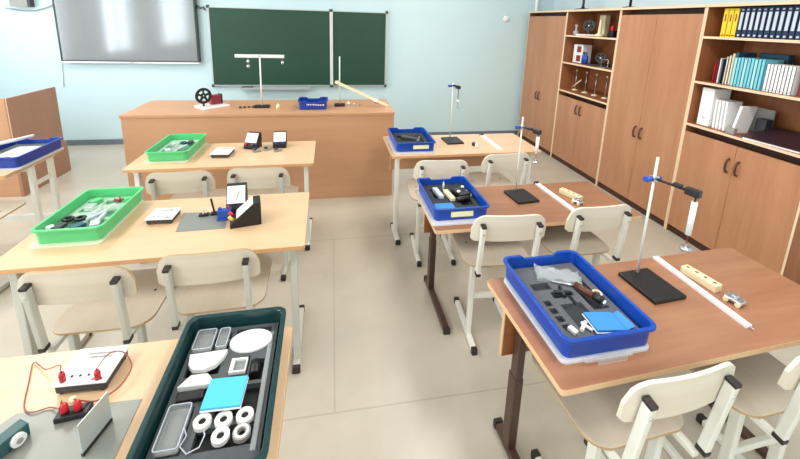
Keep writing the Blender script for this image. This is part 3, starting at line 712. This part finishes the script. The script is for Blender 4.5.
put('blue_cloth', MB().prism(r2(.055, .035, .01), 0, .006), M['mblue'], 'light blue flat piece at the near left of the second desk tray', 'pad', .60, 1.845, z2, 0, .002)

# --- front right desk tray
zz = .6925
lid('translucent white lid under the blue tray on the front right desk', .61, 2.86, zz, .315, .42, 0, 'lid', False)
tray('blue tray with a cream label on the front right desk', .617, 2.88, zz+.010, .318, .43, 0, 'blue', label_strip=(-.02, .10, 'cream'), grp=BT)
zf3 = zz+.0145
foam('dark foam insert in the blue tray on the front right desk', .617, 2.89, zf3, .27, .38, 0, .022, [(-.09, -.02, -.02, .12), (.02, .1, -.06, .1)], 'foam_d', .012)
m = MB(); m.cbox((0, 0, .012), (.12, .05, .024), rz=-.5); m.cbox((-.05, .05, .01), (.05, .07, .02)); m.cyl((.04, -.05, .01), (.07, .03, .01), .01, mi=1)
put('grey_parts', m, [M['dkg'], M['greyc']], 'grey and black parts heaped in the tray on the front right desk', 'apparatus', .625, 2.88, zf3+.0225, 0, .003)

# --- green trays
def contents(group, where, cx, cy, z, pts):
    for i, (nm, dx, dy, kind, c, lb_, ct_) in enumerate(pts):
        m = MB()
        if kind == 'box': m.cbox((0, 0, .009), (.035, .05, .018))
        elif kind == 'bar': m.cbox((0, 0, .006), (.014, .09, .012))
        elif kind == 'cyl': m.cyl((0, 0, 0), (0, 0, .02), .016)
        elif kind == 'spk':
            for k in range(6): m.cyl((0, 0, .008), (.026*cos(k*pi/3), .026*sin(k*pi/3), .014), .004, 8)
            m.cyl((0, 0, 0), (0, 0, .016), .008)
        elif kind == 'lens': m.ring((0, 0, 0), .012, .024, .012)
        tag(m.build(nm, M[c], None, .002), pts[i][5]+' '+where, pts[i][6], (cx+dx, cy+dy, z), random.uniform(-.6, .6), group)
zz = .6845
lid('pale green tray lid under the larger green tray', -1.125, 1.873, zz, .275, .415, .018, 'lid_g', False)
tray('large bright green tray, nearer of the two green trays', -1.118, 1.885, zz+.010, .272, .42, .01, 'green', h=.068, notch=False, grp='green trays')
cx, cy = -1.118, 1.885
foam('transparent-green insert with compartments in the nearer green tray', cx, cy, zz+.0145, .232, .375, .01, .02, [(-.09, -.04, .03, .15), (-.02, .05, .06, .15), (-.09, -.02, -.12, -.02), (.0, .09, -.15, -.05), (.02, .09, -.03, .04)], 'gin', .012)
W_ = 'in the nearer green tray'
contents('small parts in the nearer green tray', W_, cx, cy, zz+.0352, [
 ('red_coil', .045, .125, 'spk', 'ruby', 'dark red spidery coil at the far end', 'coil'),
 ('black_lens', -.085, -.045, 'lens', 'blk', 'black lens holder on the left', 'lens'),
 ('black_lens', -.035, -.045, 'lens', 'blk', 'black lens holder beside the clear bars', 'lens'),
 ('clear_bar', .02, -.02, 'bar', 'silver', 'pale bar near the middle', 'bar'),
 ('clear_bar', .05, -.05, 'bar', 'silver', 'pale bar nearest the right side', 'bar'),
 ('clear_bar', .0, .04, 'bar', 'glass', 'clear bar past the middle', 'bar'),
 ('clear_box', .045, .05, 'box', 'glass', 'clear box on the right', 'box'),
 ('clear_box', -.05, .06, 'box', 'glass', 'clear box on the left', 'box'),
 ('green_box', -.06, .125, 'box', 'green', 'green block in the far left corner', 'block'),
 ('dark_box', -.075, -.12, 'box', 'dkg', 'dark block in the near left corner', 'block'),
 ('dark_box', .0, -.125, 'box', 'tealc', 'dark teal block near the front', 'block'),
 ('white_peg', -.105, -.13, 'cyl', 'white', 'white peg in the near left corner', 'peg'),
 ('green_peg', .08, .13, 'cyl', 'green', 'green peg in the far right corner', 'peg'),
 ('white_box', .06, -.11, 'box', 'silver', 'pale block near the front right', 'block')])
zz = .6805
lid('pale green tray lid under the smaller green tray at the front desk', -1.110, 2.865, zz, .275, .425, 0, 'lid_g', False)
tray('green tray on the front middle desk, farther of the two green trays', -1.105, 2.875, zz+.010, .275, .43, 0, 'green', h=.068, notch=False, grp='green trays')
foam('pale green insert in the farther green tray', -1.105, 2.875, zz+.0145, .235, .385, 0, .02, [(-.09, -.02, -.12, .1), (.01, .09, -.1, .13)], 'gin', .012)
contents('small parts in the farther green tray', 'in the farther green tray', -1.105, 2.875, zz+.0352, [
 ('clear_box', -.05, .06, 'box', 'glass', 'clear box on the left', 'box'), ('clear_bar', .03, .0, 'bar', 'silver', 'pale bar on the right', 'bar'),
 ('dark_box', .05, .1, 'box', 'dkg', 'dark block at the far end', 'block'), ('white_box', -.04, -.08, 'box', 'silver', 'pale block at the near end', 'block'), ('black_lens', .0, .1, 'lens', 'tealc', 'dark ring at the far end', 'ring'), ('clear_bar', -.02, -.01, 'bar', 'glass', 'clear bar in the middle', 'bar')])

# --- left edge desk tray
zz = .6805; a3 = 0
lid('white lid under the blue tray on the left edge desk', -2.09, 2.83, zz, .315, .43, .0, 'lid', False)
tray('deep blue tray on the desk at the left edge', -2.095, 2.84, zz+.010, .32, .44, .0, 'dblue', grp=BT)
put('blue_tray_tube', MB().tube([(-.12, -.19, .075), (.06, .19, .075)], .012, 14), M['white'], 'white tube laid across the deep blue tray at the left edge', 'tube', -2.19, 2.865, zz+.0205)
put('paper_sheet', MB().prism(r2(.09, .12, .01), 0, .003), M['silver'], 'pale sheet lying inside the deep blue tray at the left edge', 'paper', -2.08, 2.85, zz+.02+.0205)
foam('grey foam in the deep blue tray at the left edge', -2.095, 2.84, zz+.0145, .27, .39, 0, .026, [(-.08, -.01, -.1, .1), (.02, .09, -.12, -.02)], 'foam', .014)
put('dark_part', MB().cyl((-.03, 0, .009), (.03, 0, .009), .009), M['dkg'], 'dark cylinder near the front of the deep blue tray', 'apparatus', -2.07, 2.70, zz+.0412, .2)

# ------------------------------------------------------------------ near left desk: teal tray
zz = .6875; cx, cy = -.285, .865; W, D = .285, .45
tray('big dark teal tray in the bottom foreground holding white rings', cx, cy, zz, W, D, .02, 'teal', h=.08, notch=False, lip=.010)
cuts = [(-.105, -.05, .12, .185), (-.04, -.012, .12, .15), (-.04, -.012, .158, .185), (.0, .1, .165, .19), (-.105, -.02, .045, .11), (.015, .055, .03, .09), (.06, .095, .01, .075), (-.105, -.03, -.01, .035), (-.105, -.05, -.15, -.04), (-.085, -.03, -.03, -.015), (-.03, .10, -.15, -.1), (.0, .1, -.08, -.0)]
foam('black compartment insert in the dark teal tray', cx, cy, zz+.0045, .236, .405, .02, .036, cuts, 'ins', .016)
ZL = zz+.0045+.0365
G = 'pieces in the dark teal tray'
m = MB(); m.prism([(.058*cos(2*pi*k/40), .040*sin(2*pi*k/40)) for k in range(40)], 0, .006)
put('white_disc', m, M['paper'], 'big white oval disc at the far right of the teal tray', 'disc', -.240, 1.005, ZL, .05)
m = MB(); m.prism([(-.049, .026), (.048, .030), (.043, .008), (.028, -.016), (.0, -.028), (-.028, -.024), (-.042, -.008)], 0, .014)
put('white_half_disc', m, M['white'], 'white half-round lens plate in the teal tray', 'lens', -.344, .942, ZL, 0, .001)
m = MB(); m.prism([(-.047, -.010), (-.024, .022), (.016, .022), (.044, -.010), (.0, -.022)][0:4], 0, .016)
put('white_trapezoid', m, M['white'], 'white trapezoid prism left in the teal tray', 'prism', -.343, .877, ZL, 0, .001)
m = MB(); m.box(-.021, .021, .018, .022, 0, .01); m.box(-.021, .021, -.022, -.018, 0, .01); m.box(-.021, -.012, -.018, .018, 0, .01); m.box(.018, .021, -.018, .018, 0, .01); m.box(-.012, .018, -.018, .018, .001, .003, 1)
put('lens_mount', m, [M['white'], M['clear']], 'small white rectangular frame in the teal tray', 'frame', -.256, .920, ZL, .0)
put('black_cylinder', MB().cyl((0, -.02, .012), (0, .022, .012), .013), M['blk'], 'black cylinder right of the small white frame', 'apparatus', -.212, .913, ZL-.016, .05)
m = MB(); m.box(-.046, .046, -.040, .040, 0, .004, 1); m.box(-.045, .045, -.039, .039, .0042, .010)
put('sky_blue_pad', m, [M['sky'], M['paper']], 'bright sky blue square pad across the teal tray', 'pad', -.266, .829, ZL+.0165, -.03)
wr = [(-.304, .777, 'white ring at the left of the upper row, below the sky blue pad'), (-.257, .775, 'white ring half under the sky blue pad, middle of the upper row'), (-.210, .778, 'white ring at the right of the upper row in the teal tray'), (-.254, .738, 'white ring at the left of the lower row in the teal tray'), (-.209, .739, 'greyish ring at the right of the lower row in the teal tray')]
for i, (x, y, l) in enumerate(wr):
    t = thing('magnet_ring', l, 'ring', (x, y, ZL), 0, 'flat rings in the teal tray')
    MB().ring((0, 0, 0), .0085, .0195, .010).build('body', M['greyc'] if i == 4 else M['white'], t); 
    if i < 4: MB().cyl((0, 0, 0.0002), (0, 0, .006), .0083, 16).build('core', M['blk'], t)
    else: MB().ring((0, 0, .0101), .011, .016, .0015).build('rim', M['white'], t)
# clear plastic boxes
def clearbox(label, x0, x1, y0, y1, h, rz=.02):
    m = MB(); W2, D2 = (x1-x0)/2, (y1-y0)/2
    m.loft([rrect(W2, D2, .006, 3, 0), rrect(W2, D2, .006, 3, h), rrect(W2-.002, D2-.002, .005, 3, h), rrect(W2-.002, D2-.002, .005, 3, .002)])
    t = thing('clear_case', label, 'case', ((x0+x1)/2, (y0+y1)/2, ZL), rz, 'clear cases in the teal tray')
    m.build('shell', M['clear'], t)
    k = MB(); k.tube([(p[0], p[1], h+.001) for p in rrect(W2, D2, .006, 3, 0)], .0012, 6, closed=True); k.build('rim', M['silver'], t)
clearbox('long clear plastic case at the near left of the teal tray', -.388, -.338, .718, .822, .014)
clearbox('clear plastic case in the far left corner of the teal tray', -.396, -.345, .985, 1.055, .012)
clearbox('narrow clear case beside the far left one in the teal tray', -.334, -.306, .986, 1.054, .012)
m = MB(); m.tube([(-.030, .03, .004), (-.018, .01, .004), (-.024, -.012, .004), (-.005, -.03, .004), (.018, -.02, .004), (.022, .005, .004), (.012, .025, .004)], .0016, 6)
put('clear_tubing', m, M['silver'], 'thin clear loop of tubing beside the rings in the teal tray', 'tubing', -.312, .742, ZL)
put('dark_block', MB().box(-.03, .03, -.012, .012, 0, .012), M['blk'], 'small black block left of the sky blue pad in the teal tray', 'block', -.352, .846, ZL-.0, .05, .002)

for x0, x1, y0, y1, l in ((-.188, -.176, .70, 1.03, 'thin clear strip along the right side of the teal tray insert'),):
    put('clear_strip', MB().box(x0+.182, x1+.182, y0-.865, y1-.865, 0, .004), M['clear'], l, 'strip', -.182, .865, ZL, .02)
# power supplies -----------------------------------------------------
def psu(label, x, y, z, rz, W, D, h=.034, plugs=False):
    t = thing('power_supply', label, 'power supply', (x, y, z), rz, 'white topped power supply boxes')
    MB().box(-W/2+.004, W/2-.004, -D/2+.004, D/2-.004, .004, h-.006).build('case', M['dkg'], t, .004)
    MB().box(-W/2, W/2, -D/2, D/2, h-.0058, h).build('top_panel', M['white'], t, .002)
    for sx in (-1, 1):
        for sy in (-1, 1): MB().cyl((sx*(W/2-.015), sy*(D/2-.015), 0), (sx*(W/2-.015), sy*(D/2-.015), .0038), .008, 10).build('foot', M['blk'], t)
    m = MB()
    for k, (a, b) in enumerate(((-.03, .04), (-.02, .03))):
        yy = D/2-.025-k*.012; x_ = a
        while x_ < b: m.box(x_, x_+.006, yy, yy+.007, h+.0001, h+.0006); x_ += .007
    m.build('printed_text', M['greyc'], t)
    for k in range(4): MB().cyl((-.03+k*.02, -D/2+.025, h), (-.03+k*.02, -D/2+.025, h+.0025), .003, 10).build('socket', M['blk'], t)
    MB().box(.025, .05, -D/2+.008, -D/2+.013, h+.0001, h+.0008).build('red_mark', M['red'], t)
    return t
psu('white power supply box with red plugs on the bottom left desk', -.649, .994, .6875, -.03, .128, .116)
psu('white power supply box beside the nearer green tray', -.813, 1.869, .684, -.02, .122, .112, .03)
psu('white power supply box on the front middle desk', -.783, 2.80, .6805, -.06, .13, .15, .03)
for i, (x, y, l) in enumerate([(-.694, .95, 'red plug with its wire at the left of the white power supply'), (-.610, .945, 'red plug at the right of the white power supply')]):
    t = thing('banana_plug', l, 'plug', (x, y, .722), 0, 'red plugs')
    MB().lathe([(.007, 0.0005), (.0075, .018), (.005, .027)], n=12).build('body', M['red'], t); MB().cyl((0, 0, .0271), (0, 0, .032), .002, 8).build('sleeve', M['ruby'], t)
def smooth(pts, k=6):
    P = [Vector(p) for p in pts]; out = []
    for i in range(len(P)-1):
        p0, p1, p2, p3 = P[max(i-1, 0)], P[i], P[i+1], P[min(i+2, len(P)-1)]
        for j in range(k):
            s = j/k; out.append(.5*((2*p1)+(-p0+p2)*s+(2*p0-5*p1+4*p2-p3)*s*s+(-p0+3*p1-3*p2+p3)*s**3))
    out.append(P[-1]); return out
tag(MB().tube(smooth([(-.697, .952, .755), (-.724, .990, .735), (-.780, 1.018, .700), (-.832, 1.055, .693), (-.806, .997, .6895), (-.766, .920, .6895), (-.735, .898, .6935), (-.70, .905, .6935), (-.668, .888, .705), (-.653, .880, .735)]), .0017, 6).build('red_wire', M['wire_r']), 'long red wire looping left from the power supply onto the desk', 'wire')
tag(MB().tube(smooth([(-.608, .948, .756), (-.60, .985, .758), (-.575, 1.0, .745), (-.55, .985, .712), (-.555, .94, .700), (-.590, .905, .697), (-.618, .892, .715), (-.627, .880, .735)]), .0017, 6).build('red_wire', M['wire_r']), 'short red wire looping off the right side of the power supply', 'wire')
# plates and small parts on the bottom left desk
m = MB(); m.prism([(-.772, .905), (-.860, .78), (-.860, .60), (-.482, .60), (-.484, .74), (-.490, .900)], 0, .0015)
put('metal_sheet', m, M['alu'], 'grey metal sheet lying on the bottom left desk', 'sheet', 0, 0, .6875)
t = thing('lamp_holder', 'black base with two red terminals and a small bulb, bottom left desk', 'lamp holder', (-.632, .880, .6895), .12)
MB().box(-.035, .035, -.016, .016, 0, .014).build('base', M['blk'], t, .002)
for x in (-.017, .010):
    MB().lathe([(.008, .0145), (.009, .02), (.0075, .034), (.004, .04)], (x, 0, 0), 12).build('terminal', M['red'], t)
MB().ball((-.004, .012, .032), .009).build('bulb', M['cream2'], t)
t = thing('upright_plate', 'small upright metal plate on a black foot, bottom left desk', 'plate', (-.545, .813, .6895), R(76))
MB().box(-.040, .040, -.003, .003, 0, .008).build('foot', M['blk'], t)
MB().box(-.040, .040, -.0012, .0012, .0085, .085).build('sheet', M['alu_f'], t)
t = thing('teal_magnet_block', 'teal block with a white knob at the bottom left corner', 'apparatus', (-.735, .812, .6895), R(62))
MB().box(-.055, .045, -.016, .016, 0, .034).build('body', M['tealp'], t, .003)
MB().cyl((.02, -.0165, .018), (.02, -.026, .018), .014, 20).build('knob', M['white'], t); MB().cyl((.02, -.0265, .018), (.02, -.029, .018), .006, 12).build('knob_centre', M['greyc'], t)

# second middle desk: plate, keys, meters ------------------------------
m = MB(); m.prism([(-.742, 1.919), (-.715, 1.737), (-.500, 1.743), (-.528, 1.905)], 0, .0015)
put('metal_sheet', m, M['alu'], 'grey metal sheet lying beside the power supply on the second middle desk', 'sheet', 0, 0, .684)
def key_switch(label, x, y, z, tall):
    t = thing('key_switch', label, 'switch', (x, y, z), .1, 'small switches on the metal sheet')
    MB().box(-.022, .022, -.014, .014, 0, .010).build('base', M['blk'], t, .002)
    MB().bar((-.004, 0, .008), (-.016 if tall else .006, .0, .085 if tall else .04), .008, .008).build('lever', M['blk'] if tall else M['cream2'], t)
    MB().cyl((.01, 0, .008), (.01, 0, .018), .004, 8).build('screw', M['steel'], t)
key_switch('small black switch with pale lever on the metal sheet', -.635, 1.88, .6856, False)
key_switch('small black switch with a tall black lever on the metal sheet', -.583, 1.888, .6856, True)
def meter(label, x, y, z, rz, W=.10, D=.12, h=.125, plugs=('red', 'bluep'), grp='wedge shaped meters', back=False):
    t = thing('panel_meter', label, 'meter', (x, y, z), rz, grp)
    m = MB(); P = [(-D/2, .0), (D/2, 0), (D/2, h), (D/2-.03, h), (-D/2, .018)]
    a = [m.v((-W/2, p, q)) for p, q in P]; b = [m.v((W/2, p, q)) for p, q in P]
    m.f(a); m.f(b[::-1])
    for i in range(5): m.f([a[i], a[(i+1) % 5], b[(i+1) % 5], b[i]])
    m.build('case', M['blk'], t, .003)
    # sloping face
    p0 = Vector((0, -D/2, .018)); p1 = Vector((0, D/2-.03, h)); d = (p1-p0); n = Vector((0, -d.z, d.y)).normalized()
    q0 = p0+d*.30+n*.003; q1 = p0+d*.97+n*.003
    f = MB().bar(q0, q1, W*.9, .004, up=n).build('dial_face', M['white'], t)
    c = p0+d*.45+n*.0062
    MB().bar(c, c+d*.3+Vector((.016, 0, 0)), .002, .001, up=n).build('needle', M['blk'], f)
    for k, s in enumerate((-1, 1)):
        b0 = p0+d*.14+Vector((s*W*.25, 0, 0)); MB().cyl(b0, b0+n*.028, .008, 10).build('terminal', M[plugs[k]], t)
    return t
meter('dark meter with a white face and blue terminals, behind the black wedge meter', -.485, 1.915, .6842, .08, .095, .09, .135, ('bluep', 'bluep'))
meter('black wedge meter standing sideways on the second middle desk', -.418, 1.79, .6842, R(-78), .09, .14, .112, ('red', 'yell2'))
m = MB(); m.cbox((0, 0, .03), (.06, .03, .04)); m.cyl((-.02, 0, .03), (-.02, 0, .06), .009, 10); m.cyl((.02, 0, .03), (.02, 0, .065), .007, 10, 1); m.box(-.035, .035, -.02, .02, 0, .0098)
put('blue_connector', m, [M['bluep'], M['ruby']], 'blue connector block in front of the white-faced meter', 'connector', -.526, 1.835, .6842+.0015, .1, .002)
# front middle desk
meter('meter turned left with a pale face on the front middle desk', -.605, 2.945, .6805, R(-18), .10, .10, .11, ('red', 'dkg'))
meter('meter with a white face, nearer the aisle on the front middle desk', -.405, 2.955, .6805, R(3), .10, .10, .11, ('bluep', 'bluep'))
for i, (x, y, a, l) in enumerate([(-.56, 2.84, .5, 'small grey block before the left-turned meter'), (-.49, 2.875, .9, 'small grey block between the two meters on the front middle desk'), (-.41, 2.84, .7, 'small grey block before the white-faced front meter')]):
    t = thing('switch_block', l, 'block', (x, y, .6805), a, 'small grey blocks by the front meters')
    MB().box(-.03, .03, -.016, .016, 0, .014).build('base', M['greyc'], t, .002); MB().box(-.022, .0, -.008, .008, .0145, .028).build('terminal', M['dkg'], t, .001)

# ------------------------------------------------------------------ things on the demonstration table
Z = TH+.0005
t = thing('wheel_machine', 'black spoked wheel machine with a red box on the long table', 'apparatus', (-1.10, 3.68, Z), R(42))
MB().box(-.11, .13, -.09, .10, 0, .018).build('base', M['white'], t, .003)
m = MB(); wheel(m, (-.068, .0, .115), .072, 'y'); m.box(-.074, -.062, -.006, .012, .0185, .06); m.build('wheel', M['blk'], t)
MB().cbox((.050, .03, .062), (.095, .06, .087)).build('red_box', M['ruby'], t, .008); MB().cbox((.1035, .03, .062), (.010, .064, .093)).build('end_plate', M['dkg'], t)
t = thing('balance_stand', 'tall T-shaped stand with a white beam on the long table', 'stand', (-.65, 3.65, Z))
MB().box(-.07, .07, -.04, .04, 0, .018).build('base', M['blk'], t, .003); MB().cyl((0, 0, .018), (0, 0, .475), .007).build('rod', M['white'], t)
MB().box(-.215, .215, -.006, .006, .462, .492).build('beam', M['white'], t, .002); MB().cyl((0, -.012, .478), (0, .012, .478), .009).build('pivot', M['steel'], t)
for i, (dx, dz, l) in enumerate([(-.10, .43, 'upper small weight hung left on the white beam'), (-.10, .385, 'lower small weight hung left on the white beam'), (.20, .42, 'small weight hung at the right end of the white beam')]):
    t = thing('beam_weight', l, 'weight', (-.65+dx, 3.64, Z+dz), 0, 'weights hung from the white beam')
    MB().lathe([(.012, -.013), (.014, .0), (.012, .013)], n=14).build('body', M['steel'], t); MB().cyl((0, 0, .0135), (0, 0, .0325), .0012, 6).build('hook', M['steel'], t)
t = tray('small blue tray with white lettering on the long table', -.178, 3.61, Z, .275, .20, 0, 'dblue', h=.085, notch=True, grp=BT)
m = MB(); x_ = -.055
random.seed(3)
while x_ < .10:
    w_ = random.choice((.008, .011, .014)); zz_ = .040+(.004 if x_ < .02 else 0); m.box(x_, x_+w_*.75, -.0955, -.0885, zz_, zz_+.012); x_ += w_+.003
m.build('lettering', M['white'], t)
t = thing('ramp_stand', 'short rod stand on a dark base right of the small blue tray', 'stand', (.07, 3.68, Z))
MB().box(-.05, .05, -.035, .035, 0, .022).build('base', M['cap'], t, .003); MB().cyl((0, 0, .022), (0, 0, .482), .006).build('rod', M['mw'], t); MB().cbox((-.012, -.016, .243), (.03, .02, .024)).build('clamp', M['steel'], t, .002)
m = MB(); m.bar((.025, 3.645, 1.083), (.535, 3.62, .848), .028, .012, up=(0, -1, .3)); m.bar((.40, 3.613, .912), (.43, 3.611, .898), .035, .014, 1, up=(0, -1, .3))
tag(m.build('sloping_plank', [M['lwood'], M['white']], None, .001), 'pale plank sloping down from the rod stand to the right table end', 'plank')
G = 'small dark weights in a row on the long table'
for i in range(4): tag(MB().lathe([(.012, 0), (.012, .018-.002*i)], n=12).build('small_weight', M['dkg']), 'small dark weight, %s from the T-shaped stand' % ordn[3-i], 'weight', (-.835+i*.035, 3.62+.01*i, Z), 0, G)
put('cream_cone', MB().lathe([(.018, 0), (.016, .02), (.006, .045)], n=14), M['cream2'], 'small cream cone right of the T-shaped stand base', 'cone', -.50, 3.60, Z)
put('white_ball', MB().ball((0, 0, .018), .018), M['white'], 'small white ball right of the ramp stand base', 'ball', .155, 3.71, Z)
put('brass_weight', MB().lathe([(.012, 0), (.012, .014), (.004, .02)], n=12), M['steel'], 'small metal weight next to the white ball', 'weight', .21, 3.71, Z)
put('brass_weight', MB().lathe([(.014, 0), (.014, .012), (.004, .02)], n=12), M['greyc'], 'small grey weight under the sloping plank', 'weight', .27, 3.70, Z)
put('wire_loop', MB().tube([(.035*cos(k*pi/8), .03*sin(k*pi/8), .004) for k in range(16)], .003, 6, closed=True), M['handle'], 'brown wire loop near the right end of the long table', 'wire', .46, 3.80, Z)

# ------------------------------------------------------------------ light
def area(name, loc, rot, sx, sy, power, col):
    l = bpy.data.lights.new(name, 'AREA'); l.shape = 'RECTANGLE'; l.size = sx; l.size_y = sy; l.energy = power; l.color = col
    o = bpy.data.objects.new(name, l); COL.objects.link(o); o.location = loc; o.rotation_euler = rot; return o
for i, (a, b) in enumerate(WINS):
    area('daylight_%d' % i, (XL-.22, (a+b)/2, (WZ0+WZ1)/2), (0, R(-90), 0), WZ1-WZ0, b-a, 62*(b-a)*1.8/2.5, (.86, .94, 1.0))
for x in (-2.4, 1.2):
    for y in (-2.2, .6, 3.4): area('ceiling_light', (x, y, H-.02), (0, 0, 0), .6, 1.2, 34, (1., .96, .9))
w = bpy.data.worlds.new('world'); sc.world = w; w.use_nodes = True
w.node_tree.nodes['Background'].inputs[0].default_value = (.75, .88, 1, 1); w.node_tree.nodes['Background'].inputs[1].default_value = 1.

# ------------------------------------------------------------------ camera
f, cy_, pitch, yaw, roll, HC = 380.96, 102.84, -.2098, .1795, .0302, 1.6596
fw = Vector((sin(yaw)*cos(pitch), cos(yaw)*cos(pitch), sin(pitch))); rt = Vector((cos(yaw), -sin(yaw), 0)); up = rt.cross(fw)
Rr = rt*cos(roll)+up*sin(roll); U = -rt*sin(roll)+up*cos(roll)
cam = bpy.data.cameras.new('camera'); co = bpy.data.objects.new('camera', cam); COL.objects.link(co)
co.matrix_world = Matrix(((Rr.x, U.x, -fw.x, 0), (Rr.y, U.y, -fw.y, 0), (Rr.z, U.z, -fw.z, HC), (0, 0, 0, 1)))
cam.sensor_fit = 'HORIZONTAL'; cam.sensor_width = 36; cam.lens = f/800*36; cam.shift_y = -(229.5-cy_)/800; cam.clip_start = .05
sc.camera = co
sc.view_settings.view_transform = 'Standard'; sc.view_settings.look = 'None'; sc.view_settings.gamma = 1; sc.view_settings.exposure = 0.22
sc.view_settings.use_curve_mapping = False
try:
    sc.cycles.use_denoising = True; sc.cycles.max_bounces = 8
except Exception: pass
